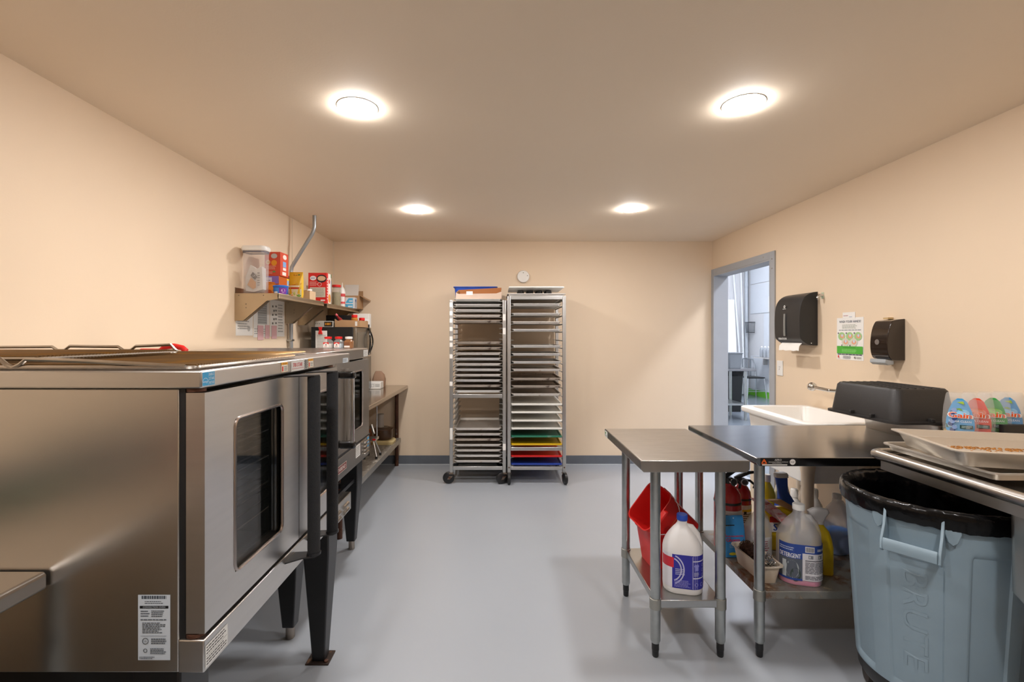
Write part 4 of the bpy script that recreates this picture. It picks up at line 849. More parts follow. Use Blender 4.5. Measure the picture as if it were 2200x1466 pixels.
D = Dec(.05, .05); D.disc(.02, .03, .011, .011, 'd6d6d2').disc(.02, .03, .006, .006, '6a6a6a').rect(0, .01, .04, .004, 'c6c6c2'); D.place('emblem', t, (2.2005, 3.61, 1.60), (0, -1, 0), (0.06, 0, 1), off=.004)
MB().sphere((2.285, y0 - .0005, 1.352), .004, 8).build('key_dot', white, t)
tw_ = MB(); n = 9; V = []
for i in range(n):
    yy = 3.425 + .245 * i / (n - 1); w_ = .004 * math.sin(i * 1.9)
    V += [(2.225 + w_, yy, 1.35), (2.205 + w_, yy, 1.33), (2.198 + w_, yy - .004, 1.295 + .003 * math.sin(i * 2.3)), (2.20 + w_, yy - .004, 1.295 + .003 * math.sin(i * 2.3)), (2.207 + w_, yy, 1.33), (2.2265 + w_, yy, 1.352)]
F = []
for i in range(n - 1):
    for j in range(6): F.append((i * 6 + j, i * 6 + (j + 1) % 6, i * 6 + 6 + (j + 1) % 6, i * 6 + 6 + j))
tw_.add(V, F + [tuple(range(6)), tuple(range((n - 1) * 6, n * 6))]); o = tw_.build('paper_towel', paper); tag(o, 'white paper towel hanging from the black dispenser', 'paper towel')
t = thing('soap_dispenser', 'glossy dark soap dispenser with grey push bar on the right wall', 'dispenser', (XR, 2.735, 1.25))
b = MB(); y0, y1 = 2.675, 2.80
pr = [(XR - .0005, 1.265), (2.25, 1.265), (2.232, 1.30), (2.227, 1.36), (2.236, 1.44), (2.255, 1.488), (2.27, 1.498), (XR - .0005, 1.505)]
MB().prism(chaikin(pr), 'y', y0, y1).build('cover', mat('soap_brown', '231812', .12, var=.1, coat=.5), t, .01, seg=3)
MB().prism([(2.275, 1.24), (2.24, 1.236), (2.222, 1.25), (2.226, 1.272), (2.25, 1.2645), (2.275, 1.2645)], 'y', y0 + .008, y1 - .004).build('push_bar', mat('push_grey', 'a2a6a8', .4), t, .004)
MB().lathe([(.016, 0), (.016, .002), (0, .002)], n=20).xf(Matrix.Translation((2.2275, 2.745, 1.37)) @ Matrix.Rotation(R(-90), 4, 'Y')).build('emblem', mat('emblem_grey', '8d8580', .3, .5), t)
MB().box(2.30, XR - .0008, 2.755, 2.79, 1.506, 1.516).build('wall_tab', mat('tape_tan', 'cfae7a', .6), t)
# poster
t = thing('hand_washing_poster', 'white and green hand washing poster taped to the right wall', 'poster', (XR, 3.1, 1.24))
py, pz, pwid, ph = 3.215, 1.245, .235, .283
MB().box(XR - .0016, XR - .0006, py - pwid, py, pz, pz + ph).build('sheet', paper, t)
D = Dec(pwid, ph); D.text('WASH YOUR HANDS!', pwid / 2, ph - .034, .0155, '20304a', w=.19, align='c', bold=.0005).lines(.05, ph - .075, .135, .03, 4, '9aa08f', .75).lines(.02, ph - .09, .195, .012, 1, '8a8f96', 1)
for i, (x, y) in enumerate(((.045, .158), (.118, .158), (.19, .158), (.08, .118), (.153, .118))):
    D.disc(x, y, .033, .028, 'a3c98a' if i < 3 else 'd5d2c0').disc(x + .004, y, .02, .014, 'e0a284').disc(x + .004, y + .006, .008, .009, 'c8d8ea').rect(x - .036, y + (.016 if i < 3 else -.026), .01, .01, '3a3a4a'); D.text('%d' % (i + 1), x - .031, y + (.018 if i < 3 else -.024), .006, 'f0f0f0', align='c')
D.rect(.004, .042, pwid - .008, .05, '4fae3a').lines(.05, .05, .135, .022, 4, '8fd07a').lines(.06, .08, .11, .006, 1, '2a6a22', 1).lines(.01, .032, .215, .007, 1, '2a3a5a', 1, .7).rect(.012, .014, .011, .014, 'd23a3a').lines(.06, .008, .075, .02, 3, '8a8f96').disc(.165, .018, .007, .007, '8a8478').lines(.178, .01, .045, .014, 2, '9a9f96').lines(.012, .007, .028, .005, 1, 'd23a3a')
D.place('poster_print', t, (XR - .0016, py, pz), *PX, off=.0003)
o = MB().box(XR - .0026, XR - .0018, py - .165, py - .055, pz + ph - .006, pz + ph + .036).build('note_slip', paper); tag(o, 'small white slip stuck above the hand washing poster', 'paper')
Dec(.1, .04).lines(.005, .012, .05, .01, 1, 'b07a80').lines(.055, .004, .03, .008, 1, '8a9aba').place('handwriting', o, (XR - .0026, py - .057, pz + ph - .004), *PX, off=.0003)
t = thing('wall_hook', 'small white hook on the right wall beside the towel dispenser', 'hook', (XR, 3.36, 1.7))
MB().box(XR - .004, XR - .0005, 3.345, 3.37, 1.675, 1.72).build('plate', mat('hook_green', 'b9c4a8', .4), t, .002); MB().tube([(XR - .004, 3.357, 1.70), (XR - .03, 3.357, 1.698), (XR - .04, 3.357, 1.682), (XR - .036, 3.357, 1.665)], [.012, .01, .009, .006], 10).build('prong', chrome, t)
t = thing('wall_outlet', 'white outlet plate on the right wall beside the doorway', 'outlet', (XR, 3.87, 1.1))
MB().box(XR - .007, XR - .0005, 3.825, 3.905, 1.075, 1.2).build('plate', white, t, .003)
Dec(.08, .12).rect(.034, .066, .003, .012, '55524e').rect(.044, .066, .003, .012, '55524e').disc(.04, .056, .003, .003, '55524e').rect(.034, .046, .003, .01, '55524e').place('slots', t, (XR - .007, 3.905, 1.075), *PX)

# ================================================================== white utility sink
ZS = .885
sk = thing('utility_sink', 'white plastic utility sink on beige legs against the right wall', 'sink', (2.06, 3.14, 0))
cx, cy, hx, hy = 2.062, 3.135, .262, .375
MB().loft([(cx, cy, hx - .07, hy - .09, .06, .50), (cx, cy, hx - .06, hy - .08, .06, .51), (cx, cy, hx - .035, hy - .035, .07, .84), (cx, cy, hx - .03, hy - .03, .07, .845), (cx, cy, hx - .004, hy - .004, .06, .848), (cx, cy, hx, hy, .06, .856), (cx, cy, hx, hy, .06, ZS - .006), (cx, cy, hx - .008, hy - .008, .055, ZS), (cx + .01, cy, hx - .055, hy - .05, .05, ZS), (cx + .01, cy, hx - .062, hy - .057, .05, ZS - .01), (cx, cy, hx - .08, hy - .1, .05, .53), (cx, cy, .02, .02, .02, .522)], k=6).build('basin', sinkw, sk)
MB().box(2.29, 2.324, 3.02, 3.06, ZS + .0005, ZS + .03).build('splash_tab', sinkw, sk, .003)
for x in (1.88, 2.22):
    for y in (2.84, 3.42): MB().lathe([(.04, 0), (.034, .012), (.033, .45), (.036, .56), (.055, .70)], (x, y), 18).build('leg', offw, sk)
MB().tube([(cx, cy, .50), (cx, cy, .36), (cx, cy + .02, .31), (cx, cy + .06, .29), (cx + .05, cy + .1, .31), (cx + .08, cy + .1, .40), (cx + .18, cy + .1, .42), (cx + .26, cy + .1, .42)], .026, 12).build('drain_trap', offw, sk)
MB().lathe([(.034, .40), (.034, .425), (.026, .43)], (cx, cy), 14).build('slip_nut', offw, sk)
t = thing('faucet', 'chrome wall faucet with round knob above the white sink', 'faucet', (XR, 3.25, 1.04))
MB().tube([(XR - .001, 3.10, 1.04), (2.24, 3.10, 1.04), (2.205, 3.12, 1.04), (2.20, 3.24, 1.045)], .012, 12).build('pipe', chrome, t)
MB().sphere((2.20, 3.275, 1.048), .031, 20).build('knob', chrome, t)
MB().tube([(XR - .0008, 3.10, 1.04), (XR - .012, 3.10, 1.04)], [.03, .024], 16).build('wall_flange', chrome, t)

# ================================================================== three bowl sink and drainboard on the right
sd = thing('sink_unit', 'stainless sink with rolled rim drainboard along the right edge over the trash can', 'sink', (1.96, 1.0, 0))
X0, ZR = 1.52, .925
srm = mat('sink_steel', 'c8c4be', .28, 1, var=.05, scale=6)
MB().box(X0 + .02, 2.324, 1.428, 1.91, ZR - .012, ZR - .006).build('drainboard', srm, sd)
rim = MB(); P = [(X0 + .02, -.6, ZR), (X0 + .02, 1.0, ZR), (X0 + .02, 1.885, ZR), (X0 + .026, 1.907, ZR), (X0 + .05, 1.917, ZR), (2.0, 1.919, ZR), (2.32, 1.919, ZR)]
rim.tube(P, .0205, 14).build('rolled_rim', srm, sd)
MB().box(X0 + .028, X0 + .032, -.6, 1.89, ZR - .058, ZR - .013).build('apron', srm, sd)
BX0, BY1 = 1.665, 1.505
bw = MB().loft([(1.90, 0.95, .328, 0.455, .03, .595), (1.90, 0.95, .346, 0.473, .024, .63), (1.90, 0.95, .348, 0.475, .022, ZR - .012), (1.90, 0.95, .344, 0.471, .02, ZR - .012), (1.90, 0.95, .342, 0.469, .02, .63), (1.90, 0.95, .324, 0.451, .026, .601)], k=6).build('bowl', srm, sd)
bw = MB().loft([(1.90, -0.08, .328, 0.48, .03, .595), (1.90, -0.08, .346, 0.498, .024, .63), (1.90, -0.08, .348, 0.5, .022, ZR - .012), (1.90, -0.08, .344, 0.496, .02, ZR - .012), (1.90, -0.08, .342, 0.494, .02, .63), (1.90, -0.08, .324, 0.476, .026, .601)], k=6).build('bowl', srm, sd)
for y in (-.5, .45): MB().lathe([(.02, 0), (.02, .6)], (2.15, y), 14).build('leg', galv, sd)
for y in (-.5, .45): MB().lathe([(.02, 0), (.02, .6)], (1.70, y), 14).build('leg', galv, sd)
MB().lathe([(.02, 0), (.02, ZR - .013)], (2.27, 1.86), 14).build('leg', galv, sd)
o = MB().loft([(1.80, 1.32, .06, .05, .02, ZR - .322), (1.80, 1.32, .065, .055, .02, ZR - .282)]).build('red_sponge', red); tag(o, 'red sponge in the steel sink bowl', 'sponge')
# pans on the drainboard
lp = sheet_pan('low', .33, .225, .026, .02, pancrumb, .012); lp.location = (1.968, 1.735, ZR - .0055); lp.rotation_euler = (0, 0, 0)
tag(lp, 'browned sheet pan lying flat on the drainboard under the deep pan', 'sheet pan')
lp.location = (1.893, 1.69, ZR + .0208)
b = MB(); a = -R(14); lipd = .016
b.loft([(0, 0, .30 - lipd, .198 - lipd, .025, .05), (0, 0, .30, .198, .03, .0525), (0, 0, .30, .198, .03, .056), (0, 0, .30 - lipd, .198 - lipd, .025, .057), (0, 0, .30 - lipd - .008, .198 - lipd - .008, .025, .034), (0, 0, .30 - lipd - .012, .198 - lipd - .012, .025, .033), (0, 0, .265, .164, .03, .003), (0, 0, .263, .162, .03, 0), (0, 0, .30 - lipd - .002, .198 - lipd - .002, .025, .0495)], k=5, cap0=False, cap1=False)
rounded_fill(b, .264, .163, .03, .0025)
up = b.build('roasting_pan', pancrumb, None, local=True); up.location = (1.838, 1.647, ZR + .0475); up.rotation_euler = (0, 0, a); up['label'] = 'x'
tag(up, 'deep aluminium pan with brown crumbs on top of the drainboard pans', 'pan')
cr = MB(); random.seed(3); MU = Matrix.Translation(up.location) @ Matrix.Rotation(a, 4, 'Z')
for i in range(900):
    if random.random() < .6: x, y = random.gauss(-.02, .12), random.gauss(-.06, .06)
    else: x, y = random.uniform(-.25, .25), random.gauss(.135, .015)
    x = max(-.25, min(.25, x)); y = max(-.15, min(.15, y)); s_ = random.uniform(.0007, .0028)
    M_ = MU @ Matrix.Translation((x, y, .0026 + s_ * .4)) @ Matrix.Rotation(random.uniform(0, 6), 4, 'Z'); n0 = len(cr.v)
    cr.box(-s_ * 1.6, s_ * 1.6, -s_, s_, -s_ * .4, s_ * .7).xf(M_, n0)
o = cr.build('crumbs', mat('crumb', 'a8702f', .9, var=.3, scale=60), None); tag(o, 'brown baking crumbs scattered in the deep pan', 'crumbs', kind='stuff')
t = thing('spatula', 'metal spatula with dark handle lying in the deep pan', 'spatula', MU @ Vector((.02, -.10, .0065)), rot=(0, R(-2), R(8)))
MB().box(-.10, 0, -.03, .03, 0, .0015).build('blade', steel, t, .0005, local=True); MB().box(.0005, .16, -.011, .011, 0, .014).build('handle', blackp, t, .004, local=True)

# ================================================================== on the wide table: steel pan, black tub, soap bottles
ZT2 = .8832
o = MB().loft([(2.195, 2.455, .10, .225, .03, ZT2), (2.195, 2.455, .11, .235, .03, ZT2 + .09), (2.195, 2.455, .127, .25, .035, ZT2 + .092), (2.195, 2.455, .127, .25, .035, ZT2 + .094), (2.195, 2.455, .108, .233, .03, ZT2 + .094), (2.195, 2.455, .098, .223, .03, ZT2 + .004)]).build('steam_pan', srm); tag(o, 'long stainless steam pan under the overturned black tub', 'pan')
tb = thing('bus_tub', 'black plastic bus tub turned upside down on the wide table', 'tub', (2.07, 2.475, ZT2 + .0945), R(2))
hx, hy, h = .18, .235, .168
MB().loft([(0, 0, hx, hy, .05, 0), (0, 0, hx, hy, .05, .012), (0, 0, hx - .016, hy - .016, .045, .013), (0, 0, hx - .033, hy - .033, .045, h - .012), (0, 0, hx - .043, hy - .043, .04, h), (0, 0, .02, .02, .02, h)], k=6, cap0=False).build('shell', tubm, tb, local=True)
for i in range(6): MB().box(-.11 + i * .04, -.098 + i * .04, -.18, .18, h + .0002, h + .003).build('rib', tubm, tb, .001, local=True)
for y in (-.1, .03): MB().box(-hx - .004, -hx + .02, y, y + .012, .0125, .03).build('lug', tubm, tb, .002, local=True)
MB().box(.0, .02, -hy - .003, -hy + .02, .0125, .028).build('lug', tubm, tb, .002, local=True)
o = MB().loft([(2.245, 2.012, .075, .009, .004, ZT2), (2.245, 2.012, .078, .010, .004, ZT2 + .14)]).build('black_box', blackp); tag(o, 'black plastic box in front of the right hand soap bottles', 'box')
def gain(x, y, rz, hexl, hex2, liq, lab, berries):
    t = thing('dish_soap_bottle', lab, 'bottle', (x, y, ZT2), rz, group='dish soap bottles in a row'); H = .272
    MB().loft([(0, 0, .022, .02, .018, .0), (0, 0, .026, .022, .02, .02), (0, 0, .04, .026, .024, .035), (0, 0, .056, .031, .029, .10), (0, 0, .0585, .032, .03, .15), (0, 0, .055, .031, .029, .21), (0, 0, .047, .028, .026, H - .008), (0, 0, .043, .025, .023, H)], k=6).build('bottle', clear, t, local=True)
    MB().loft([(0, 0, .024, .02, .018, .022), (0, 0, .038, .024, .022, .036), (0, 0, .053, .028, .026, .09), (0, 0, .054, .0285, .026, .105)], k=6).build('liquid', mat('soap_' + liq, liq, .1, alpha=.85), t, local=True)
    D = Dec(.1, .2); M_ = wm(t)
    ol = [(math.sin(q * math.pi / 14) * (.046 if q < 7 else .046), 0) for q in range(1)]
    L = [(.0, -.1), (.026, -.094), (.041, -.07), (.046, -.03), (.044, .0), (.036, .04), (.022, .078), (.008, .092)]
    pts = [(x_, y_) for x_, y_ in L] + [(-x_, y_) for x_, y_ in L[::-1]]
    D.poly(pts, hexl).poly([(-.043, -.04), (.043, -.04), (.0455, -.022), (-.0455, -.022)], '1f5a46').rect(.0, -.039, .04, .016, '123a30').lines(-.038, -.037, .03, .012, 2, 'd8ecd8').lines(.005, -.037, .032, .012, 2, 'c8dcd8').lines(-.03, -.085, .06, .03, 3, 'e6eef6', .7).text('ULTRA CLEAN', 0, -.012, .0085, 'f2f4f6', w=.07, align='c')
    D.disc(.0, .03, .03, .018, hex2)
    if berries:
        for q in range(9): D.disc(-.03 + .006 * (q % 3), -.06 + .014 * q * .9, .009, .009, '2c3f78' if q % 2 else '8ba4d0')
        D.poly([(-.02, .045), (.01, .04), (.0, .05)], '8fb83a').poly([(-.01, .075), (.014, .066), (.01, .08)], 'a6c83a')
    D.text('Gain', 0, .0065, .026, 'f6f2ee', w=.078, align='c', bold=.002).text('Gain', 0, .008, .023, 'ee5a1c', w=.072, align='c', bold=.0012)
    def fn(x_, y_, z_):
        d = .0335 * (1 - .55 * (x_ / .058) ** 2) - .004 * max(0, (y_ - .02) / .08) - .006 * max(0, (-y_ - .03) / .07); return M_ @ Vector((x_, -d - z_, .158 + y_))
    D.place('front_label', t, (0, 0, 0), *FY, fn=fn, off=.0004)
gr = -R(47)
gain(2.035, 2.055, gr, '3fa6e0', '8fd0f4', 'd8b060', 'clear soap bottle with blue blueberry label, leftmost in the row', True)
gain(2.118, 2.065, gr, 'ee4a2c', 'f48a6a', 'c03a6a', 'clear soap bottle with red orange label, second in the row', False)
gain(2.2, 2.076, gr, '2fa545', '8fd06a', '2f9a2c', 'clear soap bottle with green label, third in the row', False)
gain(2.282, 2.09, gr, '3f9ad8', '8fc8f0', '3a7ac0', 'clear soap bottle with blue label, rightmost in the row', True)

# ================================================================== trash can on a dolly
CX, CY = 1.62, 1.74
KR = .972
tc = thing('trash_can', 'grey blue round plastic trash can on a black dolly', 'trash can', (CX, CY, 0))
zb, zt_ = .165, .825; n, m_ = 288, 60
def smooth(a, b, x): k = max(0, min(1, (x - a) / (b - a))); return k * k * (3 - 2 * k)
def pmask(th, z):
    d = (math.degrees(th) + 143.5) % 90
    d = d if d < 45 else d - 90            # -45..45 from the handle panel
    w1 = smooth(17.2, 16, abs(d)); d2 = abs(d) - 45; w2 = smooth(13.2, 12, abs(d2))
    return max(w1 * smooth(.655, .635, z), w2 * smooth(.70, .68, z)) * smooth(zb + .015, zb + .03, z)
V = []; F = []
for i in range(m_ + 1):
    z = zb + (zt_ - zb) * i / m_; r0 = KR * (.235 + .04 * (i / m_))
    if z > .765: r0 += .004
    for j in range(n):
        th = 2 * math.pi * j / n; r = r0 - .011 * pmask(th, z); V.append((CX + r * math.cos(th), CY + r * math.sin(th), z))
for i in range(m_):
    for j in range(n): F.append((i * n + j, i * n + (j + 1) % n, (i + 1) * n + (j + 1) % n, (i + 1) * n + j))
k = len(V)
for z, r in ((zt_, .268 * KR), (zb + .01, .228 * KR)):
    for j in range(n): th = 2 * math.pi * j / n; V.append((CX + r * math.cos(th), CY + r * math.sin(th), z))
for j in range(n): F.append((m_ * n + j, m_ * n + (j + 1) % n, k + (j + 1) % n, k + j)); F.append((k + j, k + (j + 1) % n, k + n + (j + 1) % n, k + n + j))
F.append(tuple(range(n))[::-1]); F.append(tuple(range(k + n, k + 2 * n)))
MB().add(V, F).build('barrel', canb, tc, smooth=60)
def on_can(th, r, z):
    r *= KR
    return Vector((CX + r * math.cos(th), CY + r * math.sin(th), z))
def can_handle(deg):
    th = R(deg); t = Vector((-math.sin(th), math.cos(th), 0)); nrm = Vector((math.cos(th), math.sin(th), 0)); c = on_can(th, .272, 0)
    h = MB()
    for q in (-1, 1):
        pts = [(-.012, .80), (.004, .805), (.02, .75), (.05, .705), (.055, .672), (.04, .662), (-.012, .69)]
        a = [c + nrm * u + t * (q * .075 - .004) + Vector((0, 0, z)) for u, z in pts]; b = [c + nrm * u + t * (q * .075 + .004) + Vector((0, 0, z)) for u, z in pts]; k = len(pts)
        h.add(a + b, [tuple(range(k)), tuple(range(k, 2 * k))[::-1]] + [(i, k + i, k + (i + 1) % k, (i + 1) % k) for i in range(k)])
    pr = [(.028, .672), (.056, .672), (.058, .70), (.05, .712), (.046, .70), (.044, .684), (.03, .684)]; k = len(pr)
    a = [c + nrm * u + t * -.0705 + Vector((0, 0, z)) for u, z in pr]; b = [c + nrm * u + t * .0705 + Vector((0, 0, z)) for u, z in pr]
    h.add(a + b, [tuple(range(k)), tuple(range(k, 2 * k))[::-1]] + [(i, k + i, k + (i + 1) % k, (i + 1) % k) for i in range(k)])
    o = h.build('handle', canb, tc, .0015)
    for q in (-1, 1):
        tb_ = MB(); pts = [(-.018, .80), (.018, .80), (.021, .765), (.012, .735), (0, .725), (-.012, .735), (-.021, .765)]; k = len(pts)
        cc = on_can(th + q * .36, .2755, 0); tt = Vector((-math.sin(th + q * .36), math.cos(th + q * .36), 0)); nn = Vector((math.cos(th + q * .36), math.sin(th + q * .36), 0))
        a = [cc + tt * u + nn * .001 + Vector((0, 0, z)) for u, z in pts]; b = [cc + tt * u + nn * .010 + Vector((0, 0, z)) for u, z in pts]
        tb_.add(a + b, [tuple(range(k)), tuple(range(k, 2 * k))[::-1]] + [(i, k + i, k + (i + 1) % k, (i + 1) % k) for i in range(k)]).build('tab', canb, tc, .002)
can_handle(-143.5); can_handle(36.5)
D = Dec(.3, .1)
D.text('BRUTE', 0, 0, .07, '8ba0ad', w=.34)
D.place('embossed_name', tc, (0, 0, 0), *FY, fn=lambda x, y, z: on_can(R(-143.5) + (y - .035) / .25, .2405 + .04 * ((.60 - x) - zb) / .66 - .0117 + z, .60 - x), off=.0004)
dl = MB().lathe([(.19, .10), (.212, .105), (.222, .12), (.226, .164), (.22, .164), (.215, .164), (0, .164)], (CX, CY), 48).build('dolly', blackp, tc)
for k in range(5):
    a = R(-160 + 72 * k); p = (CX + .19 * math.cos(a), CY + .2 * math.sin(a))
    wv = MB().lathe([(.01, -.013), (.03, -.013), (.038, -.008), (.038, .008), (.03, .013), (.01, .013)], n=20); wv.xf(Matrix.Translation((p[0], p[1], .038)) @ Matrix.Rotation(a + .5, 4, 'Z') @ Matrix.Rotation(R(90), 4, 'Y'))
    wv.build('wheel', mat('dolly_wheel', '4a4440', .6), dl); MB().tube([(p[0], p[1], .05), (p[0], p[1], .101)], .014, 8).build('swivel', blackp, dl)
# bag liner folded over the rim
V = []; F = []; n = 160; random.seed(5)
ph_ = [random.uniform(0, 6.28) for _ in range(8)]
def wob(th, s): return sum(math.sin(th * f + p + s * 3) for f, p in zip((5, 9, 14, 23, 31, 47), ph_)) / 6
prof = [(.284, .772, .6), (.287, .785, .7), (.288, .81, .8), (.286, .826, .7), (.279, .833, .6), (.268, .833, .6), (.260, .822, .8), (.253, .78, 1.2), (.247, .65, 2), (.24, .45, 2.2), (.225, .3, 2), (.12, .25, 2), (.01, .245, .1)]
for i, (r, z, am) in enumerate(prof):
    for j in range(n):
        th = 2 * math.pi * j / n; rr = KR * r + am * .0045 * wob(th, z * 2 + i * .25) - (0 if i < 6 else .004); zz = z + (.008 * wob(th, 1.7) if i == 0 else .003 * wob(th + i, .4))
        if i < 5: rr += .002
        V.append((CX + rr * math.cos(th), CY + rr * math.sin(th), zz))
for i in range(len(prof) - 1):
    for j in range(n): F.append((i * n + j, i * n + (j + 1) % n, (i + 1) * n + (j + 1) % n, (i + 1) * n + j))
o = MB().add(V, F).build('bag_liner', liner, None, smooth=50); tag(o, 'black trash bag liner folded over the rim of the grey can', 'trash bag')

# ================================================================== lower shelf of the small table
S1 = .2525
def bucket(name, label, loc, rot, hx, hy, h, handle):
    t = thing(name, label, 'bucket', loc, rot=rot, group='red buckets')
    MB().loft([(0, 0, hx * .76, hy * .76, .03, 0), (0, 0, hx * .96, hy * .96, .035, h * .86), (0, 0, hx * 1.03, hy * 1.03, .04, h * .87), (0, 0, hx * 1.06, hy * 1.06, .04, h - .006), (0, 0, hx * 1.08, hy * 1.08, .045, h), (0, 0, hx * 1.02, hy * 1.02, .04, h), (0, 0, hx * .93, hy * .93, .035, h * .84), (0, 0, hx * .73, hy * .73, .03, .004)], k=5).build('shell', red, t, local=True)
    MB().prism([(-.035, h - .012), (.035, h - .012), (.025, h + .002), (-.025, h + .002)], 'y', -hy * 1.08 - .025, -hy * 1.06).build('spout', red, t, .004, local=True)
    if handle:
        P = [(hx * 1.09 * math.cos(R(a)), -.11 * math.sin(R(a)) * .75, h - .012 - .085 * math.sin(R(a))) for a in range(0, 181, 15)]
        P = [(p[0], p[1] - (hy * .45) * math.sin(R(15 * i)), p[2]) for i, p in enumerate(P)]
        MB().tube(P, .0028, 6).build('wire_bail', chrome, t, local=True)
    return t
bucket('cleaning_bucket', 'red bucket standing upright on the small table shelf', (.835, 2.385, S1), (0, 0, R(6)), .112, .105, .19, False)
tbk = bucket('cleaning_bucket', 'red bucket tipped over into the upright red bucket', (.935, 2.38, S1 + .1575), (R(6), R(-52), R(6)), .105, .10, .24, True)
D = Dec(.12, .12)
for i in range(7): D.rect(.0, .012 * i, .075 - .006 * (i % 3), .0018, 'd89a4a')
M_ = wm(tbk); D.place('fill_marks', tbk, (0, 0, 0), *FY, fn=lambda x, y, z: M_ @ Vector((x - .02, -.10 * (.76 + .2 * (y + .07) / .206) - .0008 - z, y + .07)))
def jug(name, label, x, y, z, rz, k, body, cap, lab, fill=None, neckc=None):
    t = thing(name, label, 'jug', (x, y, z), rz); hx, hy = .078 * k, .06 * k; s_ = k
    L = [(.0, .94), (.004, .985), (.02, 1), (.168, 1), (.183, .965), (.206, .86), (.23, .68), (.252, .47), (.266, .31), (.273, .245), (.285, .235)]
    MB().loft([(0, 0, hx * f, hy * f if zz < .15 else hy * max(f, .3), .05 * k * f, zz * s_) for zz, f in L], k=6).build('body', body, t, local=True, smooth=60)
    gx = .052 * k
    MB().tube([(gx * .2, 0, .262 * s_), (gx * .7, 0, .258 * s_), (gx * 1.1, 0, .232 * s_), (gx * 1.3, 0, .195 * s_), (gx * 1.3, 0, .17 * s_)], [.012 * k, .013 * k, .013 * k, .013 * k, .014 * k], 10).build('grip', body, t, local=True)
    MB().lathe([(.02 * k, .2855 * s_), (.022 * k, .287 * s_), (.022 * k, .307 * s_), (.02 * k, .31 * s_), (0, .31 * s_)], n=24).build('cap', cap, t, local=True)
    if fill: MB().loft([(0, 0, hx * .93, hy * .93, .045 * k, .003), (0, 0, hx * .97, hy * .97, .047 * k, .02 * s_), (0, 0, hx * .97, hy * .97, .047 * k, fill[1])], k=6).build('liquid', fill[0], t, local=True)
    M_ = wm(t); r = .05 * k
    # unrolled label over the front and right side of the rounded body
    def fn(u, v, zz):
        u *= 1.3; v = .028 + (v - .03) * 1.5
        a = hx - r; q = math.pi * r / 2
        if u < 2 * a: p = Vector((-a + u, -hy, 0)); nn = Vector((0, -1, 0))
        elif u < 2 * a + q: g = (u - 2 * a) / r; nn = Vector((math.sin(g), -math.cos(g), 0)); p = Vector((a, -(hy - r), 0)) + nn * r
        else: p = Vector((hx, -(hy - r) + (u - 2 * a - q), 0)); nn = Vector((1, 0, 0))
        if u < 0: g = -u / r; g = min(g, 1.5); nn = Vector((-math.sin(g), -math.cos(g), 0)); p = Vector((-a, -(hy - r), 0)) + nn * r
        p = p + nn * (zz + .0008) + Vector((0, 0, v)); return M_ @ p
    if lab: lab.place('wrap_label', t, (0, 0, 0), *FY, fn=fn)
    return t
k = 1.09
D = Dec(.2, .12, None); D.rect(-.06, .03, .19, .1, 'e6e4ea', 30).rect(.0 - .015, .03, .145, .1, '2f2f9c', 26).rect(-.06, .09, .05, .03, 'd02a3a').ring(-.02, .085, .045, .004, 'c8c8e6', a0=-70, a1=70).ring(-.02, .085, .036, .004, 'c8c8e6', a0=-70, a1=70)
D.rect(.052, .112, .07, .003, 'd8d8ea', 8).rect(.052, .062, .07, .003, 'd8d8ea', 8).rect(.05, .032, .001, .095, 'd8d8ea', 1)
D.poly([(.055, .1), (.06, .106), (.064, .103), (.068, .106), (.073, .1), (.07, .096), (.07, .086), (.058, .086), (.058, .096)], '8f8fd8')
for i in range(3): D.ring(.088, .072 + .015 * i, .005, .0015, '9a9ae0', 10).rect(.104, .068 + .015 * i, .008, .009, '8080d0')
for i in range(3): D.ring(.063 + .02 * i, .045, .006, .0015, '9a9ae0', 10)
D.lines(-.005, .07, .03, .02, 4, 'c8c8ea').lines(-.008, .034, .052, .022, 6, '9a9ae0').lines(.055, .07, .018, .012, 3, 'c8c8ea')
jug('bleach_jug', 'white bleach jug with blue cap and label on the small table shelf', .838, 2.135, S1, R(-14), k, mat('jug_white', 'eceae8', .35, var=.01), mat('cap_blue', '2a50b8', .4), D)

